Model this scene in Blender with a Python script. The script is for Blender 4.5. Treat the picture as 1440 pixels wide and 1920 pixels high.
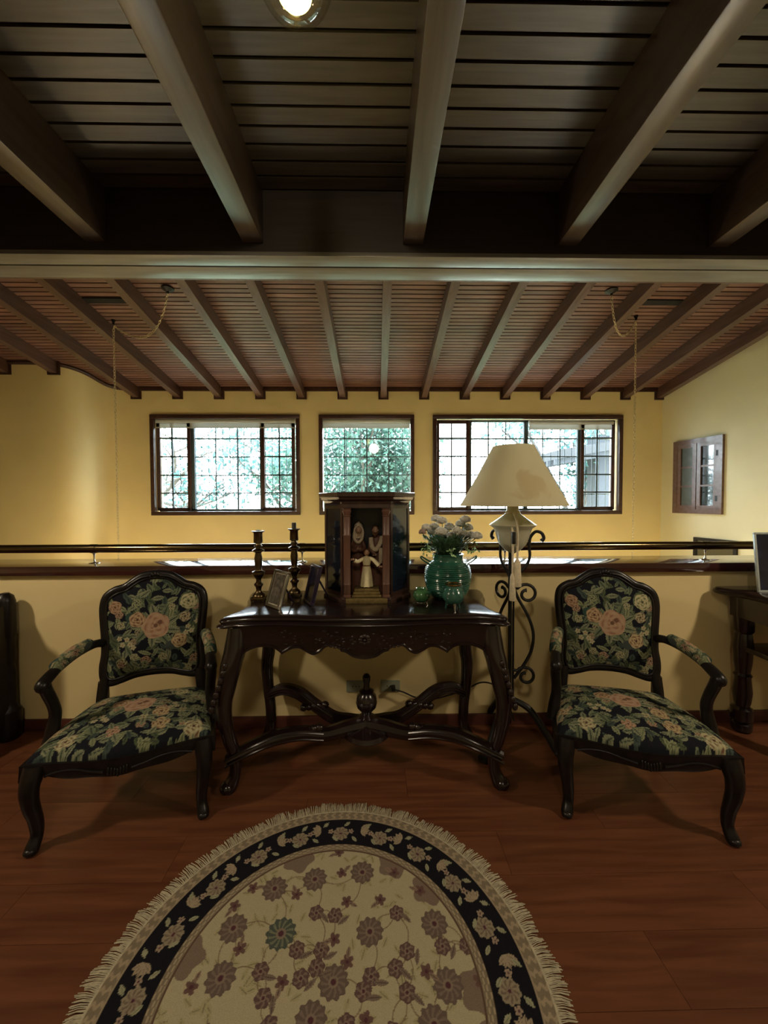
import bpy, bmesh, math, random
import numpy as np
from mathutils import Matrix, Vector
random.seed(7)
PI = math.pi
SC = bpy.context.scene
COL = SC.collection
for o in list(bpy.data.objects): bpy.data.objects.remove(o)

# ------------------------------------------------------------------ camera
H = 1.4
cam_d = bpy.data.cameras.new('camera'); cam = bpy.data.objects.new('camera', cam_d); COL.objects.link(cam)
cam_d.sensor_fit = 'VERTICAL'; cam_d.sensor_height = 36; cam_d.lens = 13.5; cam_d.clip_start = .02; cam_d.clip_end = 200
cam.matrix_world = (Matrix.Translation((0, 0, H)) @ Matrix.Rotation(math.radians(-1.0), 4, 'Z')
                    @ Matrix.Rotation(math.radians(90 - 1.6), 4, 'X') @ Matrix.Rotation(math.radians(-.18), 4, 'Z'))
SC.camera = cam

# ------------------------------------------------------------------ world, lights, exposure
SC.view_settings.view_transform = 'Standard'; SC.view_settings.look = 'None'
SC.view_settings.gamma = 1; SC.view_settings.use_curve_mapping = False
SC.view_settings.exposure = 0.08
W = bpy.data.worlds.new('sky'); SC.world = W; W.use_nodes = True
bg = W.node_tree.nodes['Background']; bg.inputs[0].default_value = (.88, .945, 1, 1); bg.inputs[1].default_value = 30.0
WIN = {1: (-3.25, -1.115, 1.205, 2.65), 2: (-.84, .54, 1.205, 2.65), 3: (.81, 3.595, 1.2, 2.648)}   # x0,x1,z0,z1 outer frame
YW = 5.6
LOW = {'a': (-3.40, -1.9, -2.6, -1.15), 'b': (2.3, 3.95, -2.6, -1.15)}   # ground floor windows of the hall, hidden below the ledge
for k, (x0, x1, z0, z1) in list(WIN.items()) + list(LOW.items()):           # sky portals in the window openings
    l = bpy.data.lights.new('window_portal', 'AREA'); l.shape = 'RECTANGLE'; l.size = x1 - x0; l.size_y = z1 - z0
    l.cycles.is_portal = True
    o = bpy.data.objects.new('window_portal', l); COL.objects.link(o)
    o.location = ((x0 + x1) / 2, YW + .32, (z0 + z1) / 2); o.rotation_euler = (-PI / 2, 0, 0)
def lamp(loc, power, col, r=.1):
    l = bpy.data.lights.new('lamp_light', 'POINT'); l.energy = power; l.color = col; l.shadow_soft_size = r
    o = bpy.data.objects.new('lamp_light', l); COL.objects.link(o); o.location = loc; return o
WARM = (1, .82, .58)
def down_spot(loc, aim, power, col, r=.12):
    l = bpy.data.lights.new('down_spot', 'SPOT'); l.energy = power; l.color = col; l.shadow_soft_size = r; l.spot_size = math.radians(150); l.spot_blend = .5
    o = bpy.data.objects.new('down_spot', l); COL.objects.link(o); o.location = loc
    o.rotation_euler = (Vector(aim) - Vector(loc)).to_track_quat('-Z', 'Y').to_euler(); return o
down_spot((-3.2, .4, 2.9), (-2.6, .6, 0), 168, WARM)     # loft lamps outside the frame, left and right, shining down
down_spot((3.2, .4, 2.9), (2.6, .6, 0), 168, WARM)
down_spot((-.1, -.9, 3.1), (-.1, 1.2, 0), 60, WARM, .15)  # added fill spot behind the camera, brightens the shrine figures
lamp((-2.74, 4.1, .35), 40, (1, .76, .42), .15)   # the two chandeliers hanging below the ledge
lamp((2.69, 3.99, .35), 40, (1, .76, .42), .15)

# ------------------------------------------------------------------ mesh helper
class G:
    def __init__(s): s.bm = bmesh.new()
    def box(s, x0, x1, y0, y1, z0, z1, mat=None, bev=0):
        r = bmesh.ops.create_cube(s.bm, size=1)
        vs = r['verts']
        for v in vs: v.co = Vector(((v.co.x + .5) * (x1 - x0) + x0, (v.co.y + .5) * (y1 - y0) + y0, (v.co.z + .5) * (z1 - z0) + z0))
        if bev:
            es = list({e for v in vs for e in v.link_edges})
            r = bmesh.ops.bevel(s.bm, geom=es, offset=bev, segments=2, affect='EDGES', profile=.6)
            vs = list({v for f in r['faces'] for v in f.verts} | {v for v in vs if v.is_valid})
        if mat is not None:
            for v in vs:
                if v.is_valid: v.co = mat @ v.co
        return s
    def lathe(s, prof, c=(0, 0, 0), seg=32, sq=(1, 1), mat=None, rib=None):
        rings = []
        for (r, z) in prof:
            ring = []
            for i in range(seg):
                a = 2 * PI * i / seg; rr = r * (rib(a, z) if rib else 1)
                p = Vector((c[0] + rr * sq[0] * math.cos(a), c[1] + rr * sq[1] * math.sin(a), c[2] + z))
                ring.append(s.bm.verts.new(mat @ p if mat is not None else p))
            rings.append(ring)
        for a, b in zip(rings, rings[1:]):
            for i in range(seg):
                j = (i + 1) % seg; s.bm.faces.new((a[i], a[j], b[j], b[i]))
        if prof[0][0] > 1e-5: s.bm.faces.new(list(reversed(rings[0])))
        if prof[-1][0] > 1e-5: s.bm.faces.new(rings[-1])
        return s
    def tube(s, pts, rad, seg=10, closed=False, sub=0, sq=1.0):
        pts = [Vector(p) for p in pts]
        rad = list(rad) if hasattr(rad, '__len__') else [rad] * len(pts)
        if sub: pts, rad = spline(pts, rad, sub, closed)
        n = len(pts); rings = []; up = None
        for i in range(n):
            if closed: t = pts[(i + 1) % n] - pts[i - 1]
            else: t = pts[min(i + 1, n - 1)] - pts[max(i - 1, 0)]
            if t.length < 1e-9: t = Vector((0, 0, 1))
            t.normalize()
            if up is None:
                up = Vector((0, 1, 0)) if abs(t.y) < .9 else Vector((1, 0, 0))
            up = (up - t * up.dot(t)).normalized(); b = t.cross(up)
            rings.append([s.bm.verts.new(pts[i] + rad[i] * (math.cos(2 * PI * k / seg) * up * sq + math.sin(2 * PI * k / seg) * b)) for k in range(seg)])
        m = n if closed else n - 1
        for i in range(m):
            a, b2 = rings[i], rings[(i + 1) % n]
            for k in range(seg):
                j = (k + 1) % seg; s.bm.faces.new((a[k], a[j], b2[j], b2[k]))
        if not closed:
            s.bm.faces.new(list(reversed(rings[0]))); s.bm.faces.new(rings[-1])
        return s
    def prism(s, poly, d0, d1, f):
        """poly 2D points, extruded from d0 to d1; f(a,b,d) gives the 3D point"""
        A = [s.bm.verts.new(f(a, b, d0)) for a, b in poly]; B = [s.bm.verts.new(f(a, b, d1)) for a, b in poly]
        n = len(poly)
        for i in range(n):
            j = (i + 1) % n; s.bm.faces.new((A[i], A[j], B[j], B[i]))
        s.bm.faces.new(list(reversed(A))); s.bm.faces.new(B)
        return s
    def ball(s, c, r, seg=12, mat=None):
        r = r if hasattr(r, '__len__') else (r, r, r)
        g = bmesh.ops.create_uvsphere(s.bm, u_segments=seg, v_segments=max(6, seg // 2 + 2), radius=1)
        for v in g['verts']:
            p = Vector((v.co.x * r[0], v.co.y * r[1], v.co.z * r[2]))
            if mat is not None: p = mat @ p
            v.co = p + Vector(c)
        return s
    def mesh(s, name, m, ang=35):
        bmesh.ops.recalc_face_normals(s.bm, faces=s.bm.faces)
        me = bpy.data.meshes.new(name); s.bm.to_mesh(me); s.bm.free()
        for p in me.polygons: p.use_smooth = True
        me.set_sharp_from_angle(angle=math.radians(ang))
        me.materials.append(m); return me
    def obj(s, name, m, parent=None, loc=None, ang=35, **kw):
        return link(name, s.mesh(name, m, ang), parent, loc, **kw)
def link(name, me, parent=None, loc=None, **kw):
    o = bpy.data.objects.new(name, me); COL.objects.link(o)
    if parent: o.parent = parent
    if loc is not None: o.location = loc
    for k, v in kw.items(): o[k] = v
    return o
def thing(name, label, cat, loc=(0, 0, 0), rz=0, group=None):
    o = bpy.data.objects.new(name, None); COL.objects.link(o); o.location = loc; o.rotation_euler = (0, 0, rz)
    o.empty_display_size = .1
    o['label'] = label; o['category'] = cat
    if group: o['group'] = group
    return o
def tag(o, label, cat, group=None, kind=None):
    o['label'] = label; o['category'] = cat
    if group: o['group'] = group
    if kind: o['kind'] = kind
    return o
def struct_root(name):
    o = bpy.data.objects.new(name, None); COL.objects.link(o); o['kind'] = 'structure'; return o
def copy_tree(o, parent=None):
    c = o.copy(); COL.objects.link(c); c.parent = parent
    for ch in o.children: copy_tree(ch, c)
    return c
def spline(pts, rad, sub, closed=False):
    n = len(pts); P = []; Rr = []
    m = n if closed else n - 1
    for i in range(m):
        if closed: p0, p1, p2, p3 = pts[i - 1], pts[i], pts[(i + 1) % n], pts[(i + 2) % n]; r1, r2 = rad[i], rad[(i + 1) % n]
        else: p0, p1, p2, p3 = pts[max(i - 1, 0)], pts[i], pts[i + 1], pts[min(i + 2, n - 1)]; r1, r2 = rad[i], rad[i + 1]
        for k in range(sub):
            t = k / sub
            P.append(.5 * ((2 * p1) + (p2 - p0) * t + (2 * p0 - 5 * p1 + 4 * p2 - p3) * t * t + (3 * p1 - p0 - 3 * p2 + p3) * t ** 3))
            u = t * t * (3 - 2 * t); Rr.append(r1 * (1 - u) + r2 * u)
    if not closed: P.append(pts[-1]); Rr.append(rad[-1])
    return P, Rr
def sp2(pts, sub, closed=False):
    P, _ = spline([Vector((a, b, 0)) for a, b in pts], [0] * len(pts), sub, closed)
    return [(p.x, p.y) for p in P]

# ------------------------------------------------------------------ materials
def _mat(name):
    m = bpy.data.materials.new(name); m.use_nodes = True
    return m, m.node_tree.nodes, m.node_tree.links, m.node_tree.nodes['Principled BSDF']
def plain(name, c, rough=.5, metal=0, var=.12, sc=30, bump=0, coat=0, spec=.5, world=False, alpha=None):
    m, N, L, B = _mat(name)
    tc = N.new('ShaderNodeTexCoord'); no = N.new('ShaderNodeTexNoise'); no.inputs['Scale'].default_value = sc; no.inputs['Detail'].default_value = 5
    if world:
        ge = N.new('ShaderNodeNewGeometry'); L.new(ge.outputs['Position'], no.inputs['Vector'])
    else: L.new(tc.outputs['Object'], no.inputs['Vector'])
    cr = N.new('ShaderNodeValToRGB'); L.new(no.outputs['Fac'], cr.inputs[0])
    cr.color_ramp.elements[0].position = .3; cr.color_ramp.elements[1].position = .7
    cr.color_ramp.elements[0].color = tuple(x * (1 - var) for x in c) + (1,); cr.color_ramp.elements[1].color = tuple(min(1, x * (1 + var)) for x in c) + (1,)
    L.new(cr.outputs[0], B.inputs['Base Color'])
    B.inputs['Roughness'].default_value = rough; B.inputs['Metallic'].default_value = metal
    B.inputs['Specular IOR Level'].default_value = spec; B.inputs['Coat Weight'].default_value = coat; B.inputs['Coat Roughness'].default_value = .08
    if bump:
        bu = N.new('ShaderNodeBump'); bu.inputs['Strength'].default_value = bump; bu.inputs['Distance'].default_value = .01
        L.new(no.outputs['Fac'], bu.inputs['Height']); L.new(bu.outputs[0], B.inputs['Normal'])
    return m
def wood(name, c1, c2, rough=.45, st=(1, 12, 12), sc=3, coat=0, rnd=0, bump=.15, world=True, spec=.5, knots=0):
    m, N, L, B = _mat(name)
    if world: src = N.new('ShaderNodeNewGeometry').outputs['Position']
    else: src = N.new('ShaderNodeTexCoord').outputs['Object']
    mp = N.new('ShaderNodeMapping'); mp.inputs['Scale'].default_value = st; L.new(src, mp.inputs['Vector'])
    oi = N.new('ShaderNodeObjectInfo')
    ad = N.new('ShaderNodeVectorMath'); ad.operation = 'ADD'; L.new(mp.outputs[0], ad.inputs[0])
    mu = N.new('ShaderNodeMath'); mu.operation = 'MULTIPLY'; mu.inputs[1].default_value = 40 if rnd else 0; L.new(oi.outputs['Random'], mu.inputs[0]); L.new(mu.outputs[0], ad.inputs[1])
    no = N.new('ShaderNodeTexNoise'); no.inputs['Scale'].default_value = sc; no.inputs['Detail'].default_value = 7; no.inputs['Distortion'].default_value = .4
    L.new(ad.outputs[0], no.inputs['Vector'])
    cr = N.new('ShaderNodeValToRGB'); L.new(no.outputs['Fac'], cr.inputs[0])
    cr.color_ramp.elements[0].position = .32; cr.color_ramp.elements[1].position = .68
    cr.color_ramp.elements[0].color = c1 + (1,); cr.color_ramp.elements[1].color = c2 + (1,)
    out = cr.outputs[0]
    if rnd:
        mr = N.new('ShaderNodeMapRange'); mr.inputs['To Min'].default_value = 1 - rnd; mr.inputs['To Max'].default_value = 1 + rnd; L.new(oi.outputs['Random'], mr.inputs['Value'])
        hs = N.new('ShaderNodeHueSaturation'); L.new(out, hs.inputs['Color']); L.new(mr.outputs[0], hs.inputs['Value']); out = hs.outputs[0]
    L.new(out, B.inputs['Base Color']); B.inputs['Roughness'].default_value = rough
    B.inputs['Coat Weight'].default_value = coat; B.inputs['Coat Roughness'].default_value = .07; B.inputs['Specular IOR Level'].default_value = spec
    if bump:
        bu = N.new('ShaderNodeBump'); bu.inputs['Strength'].default_value = bump; bu.inputs['Distance'].default_value = .004
        L.new(no.outputs['Fac'], bu.inputs['Height']); L.new(bu.outputs[0], B.inputs['Normal'])
    return m
def vcol(name, rough=.85, bump=.5, bsc=260, sheen=0):
    m, N, L, B = _mat(name)
    at = N.new('ShaderNodeAttribute'); at.attribute_name = 'weave'
    tc = N.new('ShaderNodeTexCoord'); no = N.new('ShaderNodeTexNoise'); no.inputs['Scale'].default_value = bsc; no.inputs['Detail'].default_value = 3
    L.new(tc.outputs['Object'], no.inputs['Vector'])
    mr = N.new('ShaderNodeMapRange'); mr.inputs['To Min'].default_value = .72; mr.inputs['To Max'].default_value = 1.28; L.new(no.outputs['Fac'], mr.inputs['Value'])
    vm = N.new('ShaderNodeVectorMath'); vm.operation = 'SCALE'; L.new(at.outputs['Color'], vm.inputs[0]); L.new(mr.outputs[0], vm.inputs['Scale'])
    L.new(vm.outputs[0], B.inputs['Base Color']); B.inputs['Roughness'].default_value = rough; B.inputs['Sheen Weight'].default_value = sheen
    B.inputs['Specular IOR Level'].default_value = .2
    bu = N.new('ShaderNodeBump'); bu.inputs['Strength'].default_value = bump; bu.inputs['Distance'].default_value = .003
    L.new(no.outputs['Fac'], bu.inputs['Height']); L.new(bu.outputs[0], B.inputs['Normal'])
    return m
def glass(name, tint=(.93, .97, .97), base=.04, gain=.6):
    m, N, L, B = _mat(name); N.remove(B)
    out = N['Material Output']
    tr = N.new('ShaderNodeBsdfTransparent'); tr.inputs[0].default_value = tint + (1,)
    gl = N.new('ShaderNodeBsdfGlossy'); gl.inputs['Roughness'].default_value = .03
    lw = N.new('ShaderNodeLayerWeight'); lw.inputs[0].default_value = .5
    pw = N.new('ShaderNodeMath'); pw.operation = 'POWER'; pw.inputs[1].default_value = 4; L.new(lw.outputs['Facing'], pw.inputs[0])
    ma = N.new('ShaderNodeMath'); ma.operation = 'MULTIPLY_ADD'; ma.inputs[1].default_value = gain; ma.inputs[2].default_value = base; L.new(pw.outputs[0], ma.inputs[0])
    mx = N.new('ShaderNodeMixShader'); L.new(ma.outputs[0], mx.inputs[0]); L.new(tr.outputs[0], mx.inputs[1]); L.new(gl.outputs[0], mx.inputs[2])
    L.new(mx.outputs[0], out.inputs[0]); return m
def emit(name, c, s):
    m, N, L, B = _mat(name)
    B.inputs['Base Color'].default_value = (.8, .8, .8, 1); B.inputs['Emission Color'].default_value = c + (1,); B.inputs['Emission Strength'].default_value = s
    return m

def leafmat(name, c):
    m, N, L, B = _mat(name)
    ge = N.new('ShaderNodeNewGeometry'); no = N.new('ShaderNodeTexNoise'); no.inputs['Scale'].default_value = 1.2; L.new(ge.outputs['Position'], no.inputs['Vector'])
    cr = N.new('ShaderNodeValToRGB'); L.new(no.outputs['Fac'], cr.inputs[0]); cr.color_ramp.elements[0].position = .35; cr.color_ramp.elements[1].position = .65
    cr.color_ramp.elements[0].color = tuple(x * (.6 if c[0] < .3 else .95) for x in c) + (1,); cr.color_ramp.elements[1].color = tuple(x * (1.4 if c[0] < .3 else 1.05) for x in c) + (1,)
    L.new(cr.outputs[0], B.inputs['Base Color']); B.inputs['Roughness'].default_value = .5
    tl = N.new('ShaderNodeBsdfTranslucent'); L.new(cr.outputs[0], tl.inputs[0])
    mx = N.new('ShaderNodeMixShader'); mx.inputs[0].default_value = .4; L.new(B.outputs[0], mx.inputs[1]); L.new(tl.outputs[0], mx.inputs[2]); L.new(mx.outputs[0], N['Material Output'].inputs[0])
    return m
M = {}
M['wall'] = plain('yellow_plaster', (.72, .585, .30), .8, var=.05, sc=1.6, bump=.08, world=True)
M['ceil'] = wood('dark_ceiling_board', (.060, .049, .040), (.102, .085, .070), .36, (1, 14, 14), 2.2, rnd=.18)
M['back'] = plain('ceiling_backing', (.012, .008, .006), .9)
M['beam'] = wood('dark_beam_wood', (.052, .033, .026), (.085, .060, .047), .30, (14, 1, 14), 2.2, rnd=.1)
M['xbeam'] = wood('crossbeam_wood', (.155, .145, .130), (.225, .21, .19), .28, (1, 14, 14), 2.2)
M['slat'] = wood('hall_ceiling_board', (.135, .062, .044), (.225, .112, .084), .40, (1, 14, 14), 2.2, rnd=.22)
M['xface'] = wood('crossbeam_face', (.022, .015, .012), (.035, .025, .02), .5, (1, 14, 14), 2.2)
M['rafter'] = wood('rafter_wood', (.072, .036, .028), (.120, .066, .053), .30, (14, 1, 14), 2.2, rnd=.1)
M['floor'] = wood('floor_board', (.092, .029, .013), (.150, .054, .024), .36, (1.2, 16, 16), 2.0, rnd=.03, bump=.04)
M['trimwood'] = wood('window_trim_wood', (.035, .015, .011), (.065, .028, .02), .35, (6, 6, 6), 3)
M['ledge'] = wood('ledge_wood', (.030, .010, .008), (.055, .018, .014), .12, (1, 14, 14), 2, coat=.8, bump=.02)
M['base'] = wood('baseboard_wood', (.06, .018, .012), (.10, .03, .02), .4, (1, 14, 14), 2)
M['table'] = wood('table_mahogany', (.008, .0045, .0045), (.017, .008, .007), .24, (1, 9, 9), 3, coat=.35, world=False, bump=.03)
M['frame'] = wood('chair_wood', (.005, .004, .004), (.011, .008, .007), .36, (6, 6, 6), 3, coat=.05, spec=.3, world=False, bump=.03)
M['weave'] = vcol('floral_tapestry', .9, .5, 300)
M['rug'] = vcol('rug_pile', .95, .6, 420)
M['fringe'] = plain('rug_fringe', (.42, .375, .265), .9, var=.2, sc=90)
M['brass'] = plain('aged_brass', (.42, .27, .09), .22, 1, var=.15, sc=9)
M['railm'] = plain('dark_bronze_rail', (.20, .15, .075), .16, 1, var=.1, sc=5)
M['chain'] = plain('pale_brass_chain', (.62, .52, .32), .3, .5, var=.1)
M['chrome'] = plain('bright_metal', (.75, .73, .68), .12, 1, var=.04)
M['iron'] = plain('black_iron', (.012, .011, .011), .42, .3, var=.2)
M['bar'] = plain('window_iron', (.05, .075, .09), .6, 0, var=.1)
M['glass'] = glass('window_glass')

M['candlebrass'] = plain('candlestick_brass', (.13, .092, .048), .28, 1, var=.3, sc=40)
M['candle'] = plain('dark_candle', (.03, .03, .028), .6)
M['cream'] = plain('cream_ceramic', (.50, .49, .36), .28, coat=.4, var=.06, sc=12)
def shade_mat():
    m, N, L, B = _mat('parchment_shade')
    tc = N.new('ShaderNodeTexCoord'); no = N.new('ShaderNodeTexNoise'); no.inputs['Scale'].default_value = 5.5; no.inputs['Detail'].default_value = 6; no.inputs['Distortion'].default_value = .8
    L.new(tc.outputs['Object'], no.inputs['Vector'])
    cr = N.new('ShaderNodeValToRGB'); L.new(no.outputs['Fac'], cr.inputs[0])
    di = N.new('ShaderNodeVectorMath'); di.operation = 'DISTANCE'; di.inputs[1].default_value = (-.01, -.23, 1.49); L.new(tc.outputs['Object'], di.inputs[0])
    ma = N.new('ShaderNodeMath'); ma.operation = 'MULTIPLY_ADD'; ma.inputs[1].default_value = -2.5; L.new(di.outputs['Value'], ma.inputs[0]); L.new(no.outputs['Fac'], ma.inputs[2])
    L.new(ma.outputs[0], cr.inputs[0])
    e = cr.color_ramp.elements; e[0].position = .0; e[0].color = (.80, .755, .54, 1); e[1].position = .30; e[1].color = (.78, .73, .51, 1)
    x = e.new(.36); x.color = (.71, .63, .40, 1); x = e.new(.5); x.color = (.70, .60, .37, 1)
    L.new(cr.outputs[0], B.inputs['Base Color']); B.inputs['Roughness'].default_value = .8
    tl = N.new('ShaderNodeBsdfTranslucent'); L.new(cr.outputs[0], tl.inputs[0])
    mx = N.new('ShaderNodeMixShader'); mx.inputs[0].default_value = .38; L.new(B.outputs[0], mx.inputs[1]); L.new(tl.outputs[0], mx.inputs[2]); L.new(mx.outputs[0], N['Material Output'].inputs[0])
    return m
M['shade'] = shade_mat()
M['blind'] = leafmat('roller_blind', (.55, .54, .50))
M['rope'] = plain('cream_cord', (.62, .54, .38), .8, var=.15, sc=80)
M['vase'] = plain('green_glaze', (.020, .088, .060), .2, coat=.5, var=.35, sc=16)
M['potgreen'] = plain('sea_green_glaze', (.03, .105, .078), .22, coat=.4, var=.35, sc=30)
M['bowl'] = plain('leaf_green_glass', (.045, .13, .05), .08, coat=.8, var=.4, sc=30)
M['petal'] = leafmat('white_petal', (.84, .83, .76))
M['pinkpetal'] = leafmat('pinkish_petal', (.60, .46, .40))
M['leaf'] = leafmat('flower_leaf', (.10, .20, .10))
M['paleleaf'] = plain('pale_leaf', (.32, .50, .25), .55, var=.3, sc=60)
M['stem'] = plain('flower_stem', (.05, .10, .04), .6)
M['shrine'] = wood('shrine_wood', (.030, .015, .012), (.058, .028, .021), .3, (10, 1, 2), 4, coat=.3, world=False)
M['column'] = wood('red_column_wood', (.09, .044, .030), (.15, .074, .050), .4, (8, 8, 1), 4, world=False)
M['niche'] = plain('niche_blue_black', (.010, .013, .028), .3, var=.4, sc=8)
M['darkglass'] = plain('dark_side_glass', (.008, .011, .020), .08, coat=.6, var=.5, sc=6)
M['gold'] = plain('dull_gilt', (.22, .16, .065), .4, .6, var=.3, sc=40)
M['skin'] = plain('painted_skin', (.52, .33, .22), .5)
M['robe'] = plain('cream_painted_robe', (.80, .72, .46), .5, var=.08, sc=60)
M['veil'] = plain('tan_painted_veil', (.62, .52, .38), .5, var=.15, sc=50)
M['redrobe'] = plain('dark_red_painted_robe', (.20, .02, .02), .5, var=.2, sc=50)
M['brownrobe'] = plain('brown_painted_robe', (.13, .055, .035), .5, var=.2, sc=50)
M['hair'] = plain('painted_brown_hair', (.13, .055, .025), .6)
M['silver'] = plain('silver_frame', (.30, .28, .24), .3, 1, var=.06)
M['purple'] = plain('dark_purple_frame', (.018, .011, .030), .3, var=.3)
M['print'] = plain('grey_photo_print', (.085, .075, .06), .35, var=.8, sc=55)
M['blueprint'] = plain('dark_blue_picture', (.010, .011, .028), .25, var=.6, sc=18)
M['mat'] = plain('pale_mount', (.55, .50, .38), .6)
M['plate'] = plain('socket_plate', (.30, .32, .24), .5, var=.04)
M['plug'] = plain('black_plastic', (.01, .01, .01), .4)
M['whitefr'] = plain('pale_silver_edge', (.42, .47, .46), .3, .3)
M['casement'] = wood('casement_wood', (.10, .055, .042), (.16, .09, .072), .3, (8, 8, 8), 3, coat=.3)
M['mirror'] = plain('dark_window_glass', (.02, .03, .027), .03, 0, var=.2, spec=1.0, coat=1)
M['curtain'] = plain('grey_green_curtain', (.07, .08, .06), .35, var=.2, sc=12)
M['bark'] = plain('tree_bark', (.06, .055, .05), .9, var=.3, sc=8)
M['foliage'] = leafmat('tree_foliage', (.042, .100, .080))
M['foliage2'] = leafmat('blue_green_foliage', (.045, .115, .115))
M['rooftile'] = plain('grey_roof', (.010, .013, .017), .8, var=.2, sc=6)
M['render'] = plain('blue_grey_render', (.012, .017, .024), .8, var=.15, sc=3)
M['ground'] = plain('garden_ground', (.06, .09, .04), .9, var=.3, sc=2)

# ------------------------------------------------------------------ room shell
def prop_struct(o): o['kind'] = 'structure'; return o
BOXU = G().box(0, 1, 0, 1, 0, 1).mesh('board', M['floor'])
def unit_for(m, name='board', bev=None):
    me = BOXU.copy(); me.name = name; me.materials.clear(); me.materials.append(m); return me
# loft floor with laid boards
PARY = 2.36
g = G(); g.box(-5.6, 5.9, -3.2, -.55, -.20, 0); g.box(-5.6, 5.9, -.55, PARY + .25, -.20, -.012)
floor = prop_struct(g.obj('floor', M['floor']))
ub = unit_for(M['floor'], 'floor_board')
rows = 15; bw = (PARY + .55) / rows
for r in range(rows):
    x = -4.2 + (r * .47) % 1.3 - 1.3
    while x < 4.3:
        o = link('floor_board', ub, floor, (x, -.55 + r * bw + .0006, -.012)); o.scale = (1.3 - .0012, bw - .0012, .012); x += 1.3
g = G(); g.box(-9.5, 6, PARY + .25, YW + .3, -2.9, -2.7); prop_struct(g.obj('floor_hall', plain('hall_floor_tile', (.42, .36, .28), .4, var=.06, sc=2)))
# parapet, its ledge, baseboard
g = G(); g.box(-5.6, 5.9, PARY, PARY + .24, -2.7, .956); prop_struct(g.obj('wall_parapet', M['wall']))
g = G(); g.box(-5.6, 5.9, PARY - .014, PARY, 0, .072, bev=.004); prop_struct(g.obj('baseboard_parapet', M['base']))
g = G(); g.box(-5.6, 5.9, PARY - .035, PARY + .29, .957, 1.014, bev=.012); prop_struct(g.obj('trim_1', M['ledge']))
g = G(); g.box(-5.6, 5.9, PARY - .012, PARY, .945, .957); prop_struct(g.obj('trim_2', M['wall']))
# window wall with three openings
def wall_holes(x0, x1, z0, z1, y, t, holes, name, f=lambda p: p):
    xs = sorted({x0, x1, *[h[0] for h in holes], *[h[1] for h in holes]}); zs = sorted({z0, z1, *[h[2] for h in holes], *[h[3] for h in holes]})
    g = G(); bm = g.bm
    V = {}
    def v(x, yy, z):
        k = (round(x, 4), round(yy, 4), round(z, 4))
        if k not in V: V[k] = bm.verts.new(f(Vector((x, yy, z))))
        return V[k]
    inside = lambda x, z: any(h[0] < x < h[1] and h[2] < z < h[3] for h in holes)
    solid = {}
    for i in range(len(xs) - 1):
        for j in range(len(zs) - 1): solid[i, j] = not inside((xs[i] + xs[i + 1]) / 2, (zs[j] + zs[j + 1]) / 2)
    for (i, j), sdd in solid.items():
        if not sdd: continue
        a, b, c, d = xs[i], xs[i + 1], zs[j], zs[j + 1]
        for yy in (y, y + t): bm.faces.new((v(a, yy, c), v(b, yy, c), v(b, yy, d), v(a, yy, d)))
        for di, dj, e in ((-1, 0, ((a, c), (a, d))), (1, 0, ((b, c), (b, d))), (0, -1, ((a, c), (b, c))), (0, 1, ((a, d), (b, d)))):
            if not solid.get((i + di, j + dj), False):
                (p, q), (r, s_) = e; bm.faces.new((v(p, y, q), v(r, y, s_), v(r, y + t, s_), v(p, y + t, q)))
    return prop_struct(g.obj(name, M['wall'], ang=30))
holes = [(a + .03, b - .03, c + .03, d - .03) for a, b, c, d in list(WIN.values()) + list(LOW.values())]
wall_holes(-3.5, 4.21, -2.7, 3.3, YW, .25, holes, 'wall_back')
for n_, (x0, x1, z0, z1) in ((5, LOW['a']), (6, LOW['b'])):
    wr = struct_root('window_%d' % n_); g = G()
    for a, b, c, d in ((x0, x1, z1 - .06, z1), (x0, x1, z0, z0 + .06), (x0, x0 + .06, z0 + .06, z1 - .06), (x1 - .06, x1, z0 + .06, z1 - .06), ((x0 + x1) / 2 - .03, (x0 + x1) / 2 + .03, z0 + .06, z1 - .06)): g.box(a, b, YW - .02, YW + .04, c, d)
    g.obj('window_frame', M['trimwood'], wr)
    for a, b in ((x0 + .06, (x0 + x1) / 2 - .03), ((x0 + x1) / 2 + .03, x1 - .06)): G().box(a, b, YW + .01, YW + .014, z0 + .06, z1 - .06).obj('pane', M['glass'], wr)
# curving wall on the left of the hall
path = [(-9.4, 4.91), (-6.5, 4.91), (-4.9, 4.91), (-4.5, 4.905), (-4.25, 4.908), (-4.08, 4.925), (-3.95, 4.975), (-3.86, 5.07), (-3.815, 5.20), (-3.80, 5.36), (-3.77, 5.48), (-3.70, 5.56), (-3.60, 5.595), (-3.49, 5.60)]
pp = sp2(path, 5)
g = G(); A = []
for k, (x, y) in enumerate(pp):
    nx, ny = (pp[min(k + 1, len(pp) - 1)][1] - pp[max(k - 1, 0)][1]), -(pp[min(k + 1, len(pp) - 1)][0] - pp[max(k - 1, 0)][0])
    l = math.hypot(nx, ny); nx, ny = nx / l, ny / l
    ox, oy = x - nx * .22, y - ny * .22
    A.append([g.bm.verts.new(p) for p in ((x, y, -2.7), (x, y, 3.35), (ox, oy, 3.35), (ox, oy, -2.7))])
for a, b in zip(A, A[1:]):
    for i in range(4): g.bm.faces.new((a[i], a[(i + 1) % 4], b[(i + 1) % 4], b[i]))
prop_struct(g.obj('wall_curved', M['wall'], ang=60))
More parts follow.
